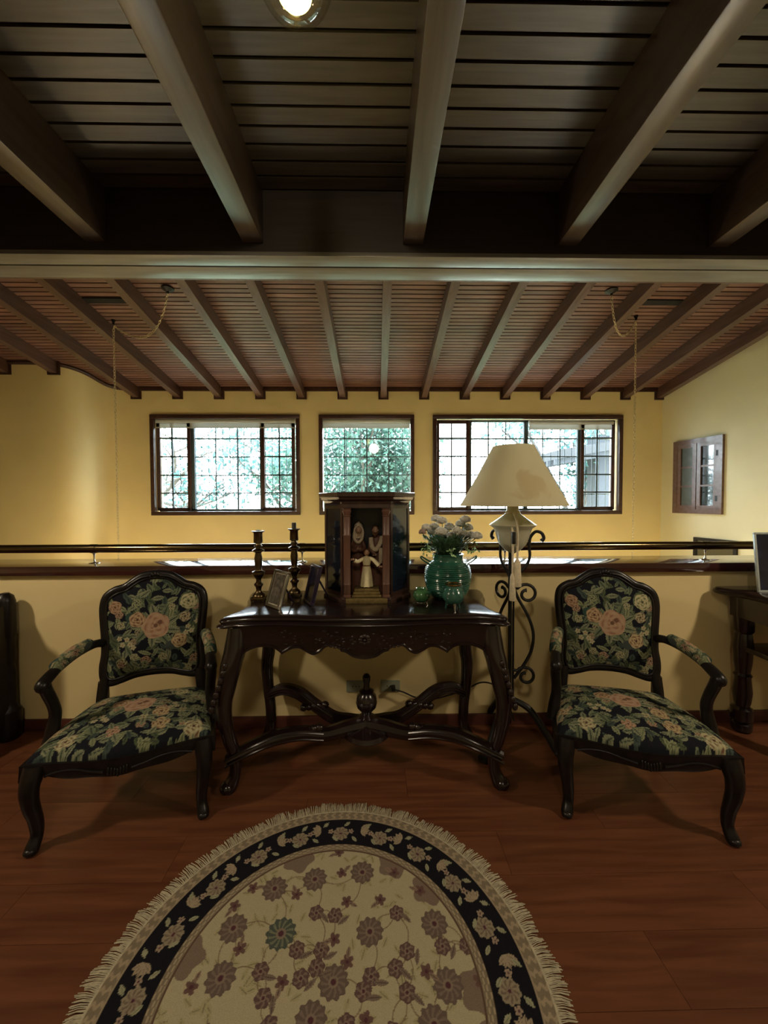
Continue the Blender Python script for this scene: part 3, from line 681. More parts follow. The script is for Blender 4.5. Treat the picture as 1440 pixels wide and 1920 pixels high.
# ------------------------------------------------------------------ armchair
def make_chair(label):
    t = thing('armchair', label, 'armchair')
    # seat outline
    def wv(v): return .352 - .096 * v + .014 * math.sin(PI * v)
    def yf(u): return -.255 - .028 * math.cos(PI * u * .95) * (1 if abs(u) < .99 else 1)
    nu, nv = 190, 170
    us = np.linspace(-1, 1, nu); vs = np.linspace(0, 1, nv)
    V = np.zeros((nv, nu, 3))
    for j, v in enumerate(vs):
        w = wv(v)
        for i, u in enumerate(us):
            e = max(0, (1 - abs(u) ** 9) * (1 - abs(2 * v - 1) ** 11)) ** .38
            y0 = yf(u); V[j, i] = (u * w * (1 - .02 * (1 - e)), y0 + (.235 - y0) * v, .338 + .047 * e + .042 * (1 - u * u) * (1 - (2 * v - 1) ** 2))
    idx = np.arange(nu * nv).reshape(nv, nu)
    Fq = np.stack([idx[:-1, :-1], idx[:-1, 1:], idx[1:, 1:], idx[1:, :-1]], -1).reshape(-1, 4)
    me = bpy.data.meshes.new('seat'); me.from_pydata(V.reshape(-1, 3).tolist(), [], Fq.tolist())
    for p in me.polygons: p.use_smooth = True
    P_ = V.reshape(-1, 3); set_col(me, tapestry(P_[:, 0], P_[:, 1], .34, .27, 21, (.0, .0), ((.27, -.20, .04, 0), (.13, -.17, .036, 1), (-.05, -.19, .028, 2), (-.22, -.19, .036, 0), (-.30, -.10, .03, 1), (.24, .05, .034, 3), (-.2, .12, .036, 1), (.12, .16, .03, 0), (.05, -.12, .02, 0), (.2, -.08, .02, 0)))); me.materials.append(M['weave'])
    link('seat', me, t)
    # seat rail
    loop = [(u * (wv(0) + .008), yf(u) - .006, 'f', u) for u in np.linspace(-1, 1, 41)] + [(wv(v) + .008, yf(1) + (.25 - yf(1)) * v, 's', v) for v in np.linspace(0, 1, 14)[1:]] \
        + [(-x, .25, 'b', 0) for x in np.linspace(-wv(1), wv(1), 8)[1:-1]] + [(-wv(v) - .008, yf(-1) + (.25 - yf(-1)) * v, 's', v) for v in np.linspace(1, 0, 14)[:-1]]
    g = G(); Rr = []
    for x, y, k, q in loop:
        if k == 'f': zb = .296 - .040 * math.exp(-(q / .26) ** 2) + .016 * math.cos(q * 2 * PI) - .04 * max(0, abs(q) - .8) / .2
        elif k == 's': zb = .298 - .02 * math.cos(2 * PI * q)
        else: zb = .30
        l = math.hypot(x, y + .0) or 1; nx, ny = x / l, y / l; th = .026
        Rr.append([g.bm.verts.new(c) for c in ((x, y, zb), (x + nx * .004, y + ny * .004, zb + .01), (x, y, .330), (x, y, .344), (x - nx * th, y - ny * th, .348), (x - nx * th, y - ny * th, zb))])
    n = len(Rr)
    for i in range(n):
        a, b = Rr[i], Rr[(i + 1) % n]
        for k in range(6): g.bm.faces.new((a[k], a[(k + 1) % 6], b[(k + 1) % 6], b[k]))
    # carved shell and scrolls on the front rail
    for k in range(-3, 4): g.ball((k * .011, -.292, .288 + .004 * abs(k)), (.006, .006, .018), 8)
    for s_ in (-1, 1): g.tube([(s_ * x, yf(x / .33) - .012, z) for x, z in ((.05, .30), (.10, .308), (.16, .318), (.22, .312), (.27, .296))], [.006, .005, .004, .005, .006], 6, sub=3)
    g.obj('seat_rail', M['frame'], t)
    for s_ in (-1, 1):
        g = G(); g.tube([(s_ * x, y, z) for x, y, z in ((.312, -.226, .335), (.316, -.238, .295), (.320, -.250, .25), (.316, -.250, .19), (.306, -.240, .12), (.304, -.238, .06), (.312, -.256, .02), (.315, -.262, .0))], [.036, .037, .033, .029, .025, .022, .025, .021], 12, sub=5)
        g.ball((s_ * .315, -.264, .016), (.023, .025, .016), 12); g.obj('leg', M['frame'], t)
        g = G(); g.tube([(s_ * x, y, z) for x, y, z in ((.234, .235, .46), (.240, .235, .36), (.250, .240, .26), (.250, .262, .13), (.255, .30, .0))], [.024, .030, .026, .020, .022], 12, sub=5); g.obj('leg', M['frame'], t)
    # back
    half = [(x * .90, z) for x, z in [(0, .487), (.10, .480), (.17, .462), (.225, .452), (.255, .475), (.262, .53), (.254, .60), (.258, .68), (.268, .77), (.272, .84), (.258, .892), (.215, .922), (.165, .936), (.125, .962), (.08, .988), (.035, .998), (0, 1.0)]]
    out = half + [(-x, z) for x, z in reversed(half[1:-1])]
    lean = .15; yb = lambda z: .232 + (z - .45) * lean
    o2 = sp2(out, 6, True)
    g = G(); g.tube([(x, yb(z), z) for x, z in o2], .0215, 12, closed=True, sq=.8)
    g.tube([(x * .93, yb(.72 + (z - .72) * .93) - .018, .72 + (z - .72) * .93) for x, z in o2], .0055, 6, closed=True)
    for s_ in (-1, 1): g.tube([(s_ * x, yb(z) - .004, z) for x, z in ((.236, .36), (.230, .42), (.224, .48))], .024, 12, sub=3)
    for k in range(-2, 3): g.ball((k * .014, yb(1.0) - .012, 1.0 - .003 * k * k), (.009, .012, .016), 8)
    for s_ in (-1, 1): g.tube([(s_ * x, yb(z) - .02, z) for x, z in ((.03, .992), (.07, .985), (.11, .962), (.13, .945))], [.008, .007, .005, .004], 6, sub=3)
    g.obj('back_frame', M['frame'], t)
    na, nr = len(sp2(out, 18, True)), 80; oo = np.array(sp2(out, 18, True)); c = np.array((0, .72))
    ss = np.linspace(0.01, .955, nr)
    V = []
    for s_ in ss:
        q = c + (oo - c) * s_; d = .042 * (1 - s_ ** 3.2)
        V.append(np.stack([q[:, 0], .232 + (q[:, 1] - .45) * lean - .006 - d, q[:, 1]], -1))
    V = np.array(V); idx = np.arange(nr * na).reshape(nr, na); jn = np.roll(idx, -1, 1)
    Fq = np.stack([idx[:-1], jn[:-1], jn[1:], idx[1:]], -1).reshape(-1, 4).tolist() + [idx[0][::-1].tolist()]
    me = bpy.data.meshes.new('back_cushion'); me.from_pydata(V.reshape(-1, 3).tolist(), [], Fq)
    for p in me.polygons: p.use_smooth = True
    P_ = V.reshape(-1, 3); set_col(me, tapestry(P_[:, 0], P_[:, 2] - .72, .27, .27, 5, (.015, .015))); me.materials.append(M['weave'])
    link('back_cushion', me, t)
    g = G(); poly = [(x * .97, .72 + (z - .72) * .97) for x, z in o2]; g.prism(poly, .002, .014, lambda a, b, d: Vector((a, yb(b) + d, b))); g.obj('back_panel', M['frame'], t)
    for s_ in (-1, 1):
        g = G(); g.tube([(s_ * x, y, z) for x, y, z in ((.238, .262, .655), (.258, .20, .672), (.290, .10, .668), (.316, .0, .650), (.330, -.075, .628), (.334, -.112, .610), (.332, -.110, .592))], [.022, .020, .019, .020, .024, .027, .018], 12, sub=5)
        g.tube([(s_ * x, y, z) for x, y, z in ((.332, -.100, .605), (.330, -.080, .565), (.322, -.055, .50), (.320, -.045, .45), (.330, -.05, .38), (.336, -.06, .325))], [.025, .024, .023, .024, .028, .032], 12, sub=5)
        arm = g.obj('armrest', M['frame'], t)
        pts, _ = spline([Vector((s_ * x, y, z)) for x, y, z in ((.262, .195, .684), (.290, .10, .684), (.312, .02, .669), (.325, -.045, .650))], [0] * 4, 12)
        g = G(); n = len(pts); rr = [.028 * max(.35, min(1, min(i, n - 1 - i) / 4)) for i in range(n)]
        # fine rings for the woven colour
        P2, R2 = spline(pts, rr, 3); g.tube(P2, R2, 40); me = g.mesh('arm_pad', M['weave'])
        co = np.zeros(len(me.vertices) * 3); me.vertices.foreach_get('co', co); co = co.reshape(-1, 3)
        set_col(me, tapestry((co[:, 1] - .08) * 1.4, (co[:, 0] * s_ - .32) * 2.2 + co[:, 2] - .66, .2, .12, 9, (-.02, .0))); link('arm_pad', me, arm)
    return t
ch = make_chair('black floral tapestry armchair with dark carved frame, left of the console table')
ch.location = (-1.150, 1.85, 0); ch.rotation_euler = (0, 0, math.radians(15.5))
c2 = copy_tree(ch); c2['label'] = 'black floral tapestry armchair with dark carved frame, right of the floor lamp'
c2.location = (1.205, 1.83, 0); c2.rotation_euler = (0, 0, math.radians(-14)); 
for o in (ch, c2): o['group'] = 'floral armchairs'

# ------------------------------------------------------------------ console table
TX, TZ = -.062, .86
tb = thing('console_table', 'dark carved console table with cabriole legs against the yellow parapet', 'table', (TX, 2.06, 0))
def top_outline(off=0):
    h = [(0, -.292), (.20, -.286), (.38, -.268), (.52, -.268), (.60, -.285), (.655, -.305), (.683, -.292), (.680, -.262), (.655, -.20), (.640, -.08), (.660, .06), (.690, .16), (.702, .23), (.700, .262)]
    h = [(x + off * (1 if x > .6 else x / .6), y - off * (1 if y < .0 else 0)) for x, y in h]
    a = sp2(h, 5); b = [(-x, y) for x, y in reversed(a)][:-1]
    return a + b
def loft(g, rings):
    R_ = [[g.bm.verts.new(p) for p in r] for r in rings]; n = len(R_[0])
    for a, b in zip(R_, R_[1:]):
        for i in range(n): g.bm.faces.new((a[i], a[(i + 1) % n], b[(i + 1) % n], b[i]))
    g.bm.faces.new(list(reversed(R_[0]))); g.bm.faces.new(R_[-1])
g = G(); loft(g, [[(x, y, z) for x, y in top_outline(o)] for o, z in ((-.03, .812), (-.008, .815), (.0, .821), (-.004, .828), (-.016, .833), (-.012, .838), (-.010, .846), (-.016, .853), (-.030, .859), (-.045, .860))])
g.obj('tabletop', M['table'], tb, ang=60)
# apron: front with wavy lower edge
apx = [(0, .660), (.05, .666), (.09, .688), (.112, .694), (.120, .704), (.15, .716), (.185, .712), (.212, .688), (.245, .674), (.28, .688), (.31, .705), (.345, .704), (.378, .688), (.396, .678), (.402, .686), (.43, .706), (.47, .716), (.52, .712), (.57, .688), (.60, .64)]
ap = sp2(apx, 5); lo = ap + []
front = lambda x: -.262 + .018 * (abs(x) / .6) ** 2 + .02 * math.sin(abs(x) / .6 * PI) - .015 * (abs(x) / .6) ** 6
g = G(); R_ = []
lo = [(-x, z) for x, z in reversed(ap)][:-1] + ap
for x, z in lo:
    y = front(x); R_.append([g.bm.verts.new(p) for p in ((x, y, .814), (x, y, z + .010), (x, y - .008, z + .006), (x, y - .007, z - .005), (x, y + .008, z - .007), (x, y + .022, z), (x, y + .022, .814))])
for a, b in zip(R_, R_[1:]):
    for k in range(7): g.bm.faces.new((a[k], a[(k + 1) % 7], b[(k + 1) % 7], b[k]))
g.bm.faces.new(R_[0]); g.bm.faces.new(list(reversed(R_[-1])))
for s_ in (-1, 1): g.box(s_ * .615 - .012, s_ * .615 + .012, -.24, .23, .70, .814)
g.box(-.61, .61, .225, .245, .70, .814)
g.obj('apron', M['table'], tb)
g = G(); R_ = random.Random(4)
def curl(cx, cz, s, d=1, r=.004):
    pts = []
    for k in range(16):
        a = k / 15 * 4.2; rad = s * (1 - .72 * k / 15); x = cx + d * (rad * math.cos(a)); z = cz + rad * .62 * math.sin(a); pts.append((x, front(x) - .002, z))
    g.tube(pts, [r * (1 - .5 * k / 15) for k in range(16)], 5)
for k in range(8): a = k * PI / 4; g.ball((.020 * math.cos(a), front(0) - .002, .745 + .018 * math.sin(a)), (.011, .006, .010), 8)
g.ball((0, front(0) - .004, .745), .008, 8)
for s_ in (-1, 1):
    for cx, cz, sz in ((.075, .735, .035), (.13, .75, .03), (.19, .735, .032), (.26, .75, .03), (.31, .74, .024), (.38, .75, .022), (.43, .76, .018), (.06, .695, .02)): curl(s_ * cx, cz, sz, s_)
    for k in range(34):
        x = s_ * R_.uniform(.04, .42); z = R_.uniform(.712, .785); g.ball((x, front(x) - .001, z), (R_.uniform(.004, .010), .004, R_.uniform(.003, .008)), 6)
    for k in range(5): g.ball((s_ * (.10 + .02 * k), front(.1) - .002, .70 + .004 * k), (.010, .005, .005), 6)
g.obj('carving', M['table'], tb, kind='stuff')
for s_ in (-1, 1):
    g = G(); P_ = ((.612, -.235, .80), (.616, -.25, .70), (.628, -.266, .64), (.645, -.285, .54), (.657, -.292, .46), (.655, -.287, .38), (.644, -.268, .28), (.628, -.242, .18), (.632, -.228, .09), (.652, -.232, .03), (.664, -.240, .0))
    g.tube([(s_ * x, y + .010, z) for x, y, z in P_], [.042, .050, .048, .043, .038, .034, .031, .028, .028, .034, .030], 14, sub=5)
    g.ball((s_ * .668, -.235, .026), (.034, .036, .026), 12)
    for k in range(7): g.ball((s_ * (.64 + .008 * k), -.30 - .007 * k, .64 - .03 * k), (.014, .012, .018), 8)
    g.obj('leg', M['table'], tb)
    g = G(); P_ = ((.575, .205, .80), (.575, .21, .68), (.588, .218, .52), (.600, .222, .42), (.592, .214, .30), (.575, .20, .18), (.575, .20, .07), (.60, .21, .0))
    g.tube([(s_ * x, y, z) for x, y, z in P_], [.040, .046, .038, .035, .032, .030, .030, .034], 14, sub=5); g.obj('leg', M['table'], tb)
    for fb, pts in (('front', ((.66, -.245, .165), (.56, -.22, .205), (.45, -.17, .225), (.33, -.12, .215), (.22, -.08, .185), (.10, -.03, .185), (0, 0, .19))), ('rear', ((.585, .205, .255), (.50, .19, .292), (.40, .16, .285), (.30, .12, .235), (.19, .07, .19), (.08, .03, .185), (0, 0, .19)))):
        g = G(); q = [(s_ * x, y, z) for x, y, z in pts]
        g.tube(q, [.026, .034, .038, .036, .036, .042, .046], 10, sub=6)
        g.tube([(x, y - .030, z + .016) for x, y, z in q[:5]], .006, 6, sub=6); g.tube([(x, y - .032, z - .014) for x, y, z in q[:5]], .006, 6, sub=6)
        for k in range(5): g.ball((s_ * (.27 + .03 * k - .03), (-.105 if fb == 'front' else .10), (.235 if fb == 'front' else .245) - .004 * k), (.024, .022, .020), 8)
        g.obj('stretcher', M['table'], tb)
g = G(); g.lathe([(.12, .14), (.13, .15), (.12, .17), (.07, .185), (.045, .20), (.030, .215), (.045, .225), (.045, .232), (.022, .245), (.030, .26), (.052, .285), (.058, .31), (.050, .318), (.056, .325), (.052, .345), (.034, .365), (.040, .372), (.020, .385), (.016, .41), (.021, .43), (.022, .45), (.014, .462), (0.001, .467)], seg=28)
g.obj('finial', M['table'], tb)

# ------------------------------------------------------------------ shrine with figures
sx, sy = -.058, 2.135
sh = thing('shrine_cabinet', 'dark wooden shrine cabinet with red columns standing on the console table', 'cabinet', (sx, sy, TZ))
def hexo(o, fx=.128, bx=.236, fy=-.10, my=.05, by=.13): return [(-fx - o * .6, fy - o), (fx + o * .6, fy - o), (bx + o, my - o * .4), (bx + o, by), (-bx - o, by), (-bx - o, my - o * .4)]
g = G(); loft(g, [[(x, y, z) for x, y in hexo(o)] for o, z in ((.012, 0), (.012, .012), (.004, .018), (0, .03))]); g.obj('base', M['shrine'], sh, ang=20)
g = G(); loft(g, [[(x, y, z) for x, y in hexo(o)] for o, z in ((0, .525), (.004, .53), (.008, .54), (.022, .55), (.026, .562), (.034, .566), (.036, .585), (.03, .589))]); g.obj('cornice', M['shrine'], sh, ang=20)
g = G(); g.box(-.236, .236, .115, .13, .03, .525)
for s_ in (-1, 1): g.box(min(s_ * .226, s_ * .236), max(s_ * .226, s_ * .236), .05, .13, .03, .525)
g.box(-.128, .128, -.10, -.085, .505, .525); g.obj('case', M['shrine'], sh)
g = G(); g.box(-.12, .12, .105, .113, .03, .525); g.box(-.22, .22, -.07, .11, .519, .524)
g.obj('niche_lining', M['niche'], sh)
for s_ in (-1, 1):
    A_, B_ = Vector((s_ * .124, -.094, 0)), Vector((s_ * .236, .05, 0)); d = (B_ - A_); n = Vector((d.y * s_, -d.x * s_, 0)).normalized()
    def q(u, o, z): return A_ + d * u + n * o + Vector((0, 0, z))
    def qb(g, u0, u1, o0, o1, z0, z1):
        vs = [g.bm.verts.new(q(u, o, z)) for u in (u0, u1) for o in (o0, o1) for z in (z0, z1)]
        for f in ((0, 1, 3, 2), (4, 6, 7, 5), (0, 4, 5, 1), (2, 3, 7, 6), (0, 2, 6, 4), (1, 5, 7, 3)): g.bm.faces.new([vs[i] for i in f])
    g = G(); qb(g, 0, .1, -.006, .006, .03, .525); qb(g, .9, 1, -.006, .006, .03, .525); qb(g, .1, .9, -.006, .006, .03, .05); qb(g, .1, .9, -.006, .006, .5, .525)
    p_ = g.obj('side_panel', M['shrine'], sh)
    g = G(); qb(g, .1, .9, -.003, .002, .05, .5); g.obj('side_glass', M['darkglass'], p_)
    g = G(); g.lathe([(.022, .03), (.022, .04), (.016, .045), (.019, .05), (.019, .095), (.021, .10), (.019, .105), (.019, .355), (.021, .358), (.021, .364), (.019, .367), (.019, .46), (.023, .463), (.018, .468), (.022, .48), (.024, .49), (.020, .495), (.024, .503)], (s_ * .104, -.098, 0), 20); g.obj('column', M['column'], sh)
g = G(); g.box(-.078, .078, -.112, .0, .03, .042, bev=.003); g.box(-.072, .072, -.102, .02, .042, .056, bev=.003); g.box(-.066, .066, -.09, .04, .056, .070, bev=.003); g.box(-.11, .11, -.125, -.1, .0, .028, bev=.004)
g.obj('gilt_steps', M['gold'], sh)

def figure(name, label, loc, robe_m, parts, h):
    t = thing(name, label, 'figurine', loc)
    g = G(); g.lathe(parts['robe'], seg=24, sq=(1, .72), rib=lambda a, z: 1 + .05 * math.sin(a * 9) * max(0, 1 - z / (h * .6)))
    for a_ in parts['arms']: g.tube(a_, parts['armr'], 10, sub=4)
    g.obj('robe', M[robe_m], t)
    g = G(); hc_ = parts['head']; r = parts['hr']
    g.ball(hc_, (r * .82, r * .9, r * 1.1), 16); g.lathe([(r * .42, -r * 1.6), (r * .40, -r * .6)], hc_, 12)
    g.ball((hc_[0], hc_[1] - r * .92, hc_[2] - r * .1), (r * .14, r * .2, r * .2), 6)
    for s_ in (-1, 1): g.ball((hc_[0] + s_ * r * .85, hc_[1], hc_[2]), (r * .12, r * .2, r * .25), 6)
    g.obj('head', M['skin'], t)
    for hp, dx in zip(parts['hands'], parts['hd']):
        g = G(); g.ball(hp, (r * .36, r * .24, r * .36), 8)
        for k in range(4): g.tube([Vector(hp), Vector(hp) + Vector((dx * r * .75, -r * .1, r * (.32 - .22 * k)))], [r * .1, r * .07], 5)
        g.tube([Vector(hp), Vector(hp) + Vector((0, -r * .2, r * .55))], [r * .11, r * .07], 5)
        g.obj('hand', M['skin'], t)
    for fp in parts.get('feet', []): G().ball(fp, (r * .3, r * .55, r * .25), 8).obj('foot', M['skin'], t)
    g = G()
    for s_ in (-1, 1): g.ball((hc_[0] + s_ * r * .32, hc_[1] - r * .82, hc_[2] + r * .12), (r * .12, r * .08, r * .08), 6)
    g.tube([(hc_[0] - r * .22, hc_[1] - r * .84, hc_[2] - r * .5), (hc_[0], hc_[1] - r * .88, hc_[2] - r * .54), (hc_[0] + r * .22, hc_[1] - r * .84, hc_[2] - r * .5)], r * .05, 5)
    g.obj('face_features', M['hair'], t)
    return t
fz = TZ + .070
# child, arms spread
t = figure('child_figurine', 'small child figurine in a cream robe with both arms spread', (sx - .001, sy - .045, fz), 'robe',
           dict(robe=[(.036, .006), (.037, .012), (.030, .07), (.021, .115), (.0195, .125), (.024, .15), (.023, .162), (.011, .172)],
                arms=[[(.015, 0, .160), (.036, -.006, .152), (.054, -.012, .135), (.066, -.014, .122)], [(-.015, 0, .160), (-.036, -.006, .148), (-.052, -.012, .143), (-.066, -.016, .150)]], armr=[.010, .010, .011, .012],
                head=(0, -.002, .190), hr=.0165, hands=[(.072, -.016, .117), (-.072, -.018, .156)], hd=[1, -1], feet=[(-.014, -.018, .006), (.014, -.018, .006)]), .2)
g = G(); g.ball((0, .003, .194), (.0155, .016, .018), 14)
for k in range(14): a = k * .45; g.ball((.0135 * math.cos(a), .004 + .008 * math.sin(a * 1.7), .190 + .013 * math.sin(a)), .0055, 6)
g.obj('hair', M['hair'], t)
g = G(); g.lathe([(.0205, .118), (.0212, .1205), (.0205, .123)], seg=20, sq=(1, .75)); g.obj('belt', M['hair'], t)
# veiled woman
t = figure('veiled_woman_figurine', 'veiled woman figurine behind the child, left side of the niche', (sx - .054, sy + .045, TZ + .03), 'brownrobe',
           dict(robe=[(.044, .0), (.045, .01), (.040, .12), (.034, .21), (.036, .27), (.030, .30), (.012, .32)],
                arms=[[(-.022, 0, .29), (-.038, -.02, .25), (-.018, -.038, .235), (.004, -.040, .24)], [(.022, 0, .29), (.036, -.02, .25), (.02, -.038, .238), (.004, -.040, .245)]], armr=[.013, .012, .011, .009],
                head=(.006, -.018, .347), hr=.020, hands=[(.004, -.044, .245)], hd=[1]), .33)
g = G(); g.tube([(.004, .012, .395), (.004, .012, .37), (.004, .012, .34), (0, .012, .31), (0, .012, .26)], [.006, .024, .029, .032, .036], 16, sub=5)
for s_ in (-1, 1): g.tube([(.006 + s_ * .004, -.012, .374), (.006 + s_ * .021, -.012, .355), (.006 + s_ * .024, -.016, .325), (.004 + s_ * .018, -.030, .295), (.004, -.036, .278)], [.006, .006, .007, .009, .008], 8, sub=4)
g.obj('veil', M['veil'], t)
g = G(); g.tube([(.03, -.03, .20), (.038, -.034, .12), (.04, -.036, .02)], [.016, .022, .026], 10, sub=4); g.obj('red_drape', M['redrobe'], t)
# bearded man
t = figure('bearded_man_figurine', 'bearded man figurine behind the child, right side of the niche', (sx + .052, sy + .045, TZ + .03), 'brownrobe',
           dict(robe=[(.044, .0), (.045, .01), (.040, .12), (.034, .21), (.036, .27), (.032, .30), (.012, .32)],
                arms=[[(-.022, 0, .29), (-.038, -.02, .25), (-.020, -.038, .225), (-.006, -.040, .215)], [(.022, 0, .29), (.036, -.02, .25), (.03, -.036, .22), (.022, -.040, .205)]], armr=[.013, .012, .011, .010],
                head=(-.006, -.008, .345), hr=.020, hands=[(-.006, -.044, .212), (.022, -.044, .20)], hd=[-1, 1]), .33)
g = G(); g.ball((-.006, .003, .350), (.0205, .021, .023), 14); g.tube([(-.02, -.022, .34), (-.012, -.030, .325), (0, -.030, .325), (.008, -.022, .34)], [.005, .008, .008, .005], 6, sub=3); g.ball((-.006, -.026, .320), (.010, .008, .014), 8)
g.obj('hair_and_beard', M['hair'], t)
g = G(); g.tube([(-.030, -.02, .305), (-.026, -.034, .26), (-.004, -.042, .24), (.022, -.036, .275), (.03, -.012, .31)], [.013, .014, .013, .013, .011], 10, sub=5); g.tube([(.024, -.045, .25), (.024, -.047, .2), (.022, -.046, .165)], [.010, .012, .009], 8, sub=3); g.obj('shawl', M['veil'], t)

# ------------------------------------------------------------------ candlesticks
def candlestick(label, x, y, k, stub):
    t = thing('candlestick', label, 'candlestick', (x, y, TZ), 0, 'brass candlesticks')
    g = G(); g.box(-.036, .036, -.036, .036, .005, .022, bev=.003)
    for a in (-1, 1):
        for b in (-1, 1): g.ball((a * .030, b * .030, .005), .006, 8)
    g.obj('foot', M['candlebrass'], t)
    pr_ = [(.034, .022), (.033, .028), (.022, .036), (.013, .046), (.010, .058), (.012, .075), (.018, .085), (.018, .093), (.010, .102), (.010, .115), (.013, .125), (.030, .148), (.034, .156), (.031, .160), (.014, .168), (.012, .175), (.015, .20), (.016, .235), (.012, .262), (.012, .266), (.024, .274), (.024, .280), (.011, .290), (.011, .296), (.017, .303), (.012, .311), (.011, .316), (.018, .322), (.018, .327), (.017, .372), (.019, .378), (.030, .382), (.030, .386), (.016, .388), (.014, .385), (.012, .365), (.001, .363)]
    g = G(); g.lathe([(min(r * 1.35, .0345), .02 + (z - .02) * k) for r, z in pr_], seg=24); g.obj('stem', M['candlebrass'], t)
    zt_ = .02 + (.368 - .02) * k
    g = G(); g.lathe([(.0125, 0), (.0125, stub), (.011, stub + .003), (.001, stub + .003)], seg=16)
    tag(g.obj('candle', M['candle'], None, (x, y, TZ + zt_)), 'short dark candle stub in the ' + ('taller right' if stub > .03 else 'left') + ' candlestick', 'candle')
candlestick('brass candlestick at the left end of the console table', -.650, 2.10, .985, .02)
candlestick('brass candlestick with a taller candle beside the shrine cabinet', -.472, 2.18, 1.0, .05)

# ------------------------------------------------------------------ small frames on the table
def photo_frame(name, label, loc, rz, w, h, tilt, fm, pm, b=.014, mount=True, th=.012, stand=True):
    t = thing(name, label, 'picture frame', loc, rz)
    T = Matrix.Rotation(-tilt, 4, 'X')
    g = G()
    for a in ((-w / 2, w / 2, 0, b), (-w / 2, w / 2, h - b, h), (-w / 2, -w / 2 + b, b, h - b), (w / 2 - b, w / 2, b, h - b)): g.box(a[0], a[1], -th / 2, th / 2, a[2], a[3], T, bev=.002)
    g.obj('frame', M[fm], t)
    g = G(); g.box(-w / 2 + b * .6, w / 2 - b * .6, -.001, .003, b * .6, h - b * .6, T); g.obj('picture_mount', M['mat'] if mount else M[pm], t)
    if mount:
        q = b + .004; g = G(); g.box(-w / 2 + q, w / 2 - q, -.002, .0, q, h - q, T); g.obj('print', M[pm], t)
    g = G(); g.box(-w / 2 + b, w / 2 - b, .004, .007, b, h - b, T); 
    if stand: 
        A_ = T @ Vector((0, .006, h * .75)); g.tube([A_, Vector((0, A_.y + h * .38, .003))], [.006, .004], 6)
    g.obj('backing', M['purple'], t)
    return t
photo_frame('photo_frame', 'silver framed grey portrait leaning beside the left candlestick', (-.535, 1.955, TZ + .0), math.radians(-44), .128, .19, math.radians(18), 'silver', 'print', th=.02)
photo_frame('photo_frame', 'dark purple picture frame turned sideways beside the shrine cabinet', (-.368, 2.035, TZ + .0), math.radians(-62), .13, .205, math.radians(14), 'purple', 'blueprint', mount=False, th=.02)
photo_frame('photo_frame', 'large pale edged frame with a dark blue picture on the right side table', (2.36, 2.16, .869), math.radians(0), .34, .345, math.radians(6), 'whitefr', 'blueprint', b=.012, mount=False)

# ------------------------------------------------------------------ vase, flowers, small pots
vx, vy = .392, 2.13
v = thing('flower_vase', 'ribbed dark green glazed vase on the right of the shrine cabinet', 'vase', (vx, vy, TZ))
prof = [(.070, 0), (.085, .008), (.105, .03), (.120, .065), (.128, .105), (.128, .14), (.122, .172), (.108, .195), (.090, .207), (.084, .215), (.084, .240), (.088, .246), (.084, .248), (.078, .244), (.078, .2), (.07, .19), (.001, .185)]
P_ = sp2(prof[:9], 12) + sp2(prof[8:], 3)[1:]
P_ = [(r + (.0022 * math.sin(z * 2 * PI / .0105) if .02 < z < .2 and i < 97 else 0), z) for i, (r, z) in enumerate(P_)]
g = G(); g.lathe(P_, seg=48); g.obj('vase_body', M['vase'], v, ang=50)
for s_ in (-1, 1):
    g = G(); g.tube([(s_ * x, -.03, z) for x, z in ((.104, .192), (.128, .206), (.152, .226), (.150, .236), (.128, .222), (.100, .206))], .0045, 8, sub=4); g.obj('handle', M['vase'], v)
R_ = random.Random(11)
heads = [(818, 975, 0, 'large white carnation standing highest on the left half of the bouquet'), (829, 979, 0, 'small white bud right of the highest left carnation'), (800, 992, 0, 'white carnation high at the left edge of the bouquet'),
         (792, 999, 1, 'pinkish carnation at the far left of the bouquet in the green vase'), (810, 1000, 0, 'white carnation beside the pinkish carnation'), (815, 990, 0, 'white carnation below the highest left carnation'),
         (827, 1000, 0, 'white carnation left of the bouquet centre'), (843, 991, 0, 'broad white carnation at the top centre of the bouquet'), (836, 1004, 0, 'shaded white carnation low in the bouquet centre'),
         (873, 977, 0, 'white carnation standing highest on the right half of the bouquet'), (864, 985, 0, 'white carnation just left of the highest right carnation'), (878, 992, 0, 'white carnation just below the highest right carnation'),
         (857, 997, 0, 'white carnation right of the bouquet centre'), (883, 1006, 0, 'large white carnation at the lower right of the bouquet'), (895, 1008, 0, 'white carnation at the far right edge of the bouquet'),
         (848, 1006, 0, 'white carnation low in front of the bouquet'), (868, 1003, 0, 'white carnation low on the right side of the bouquet')]
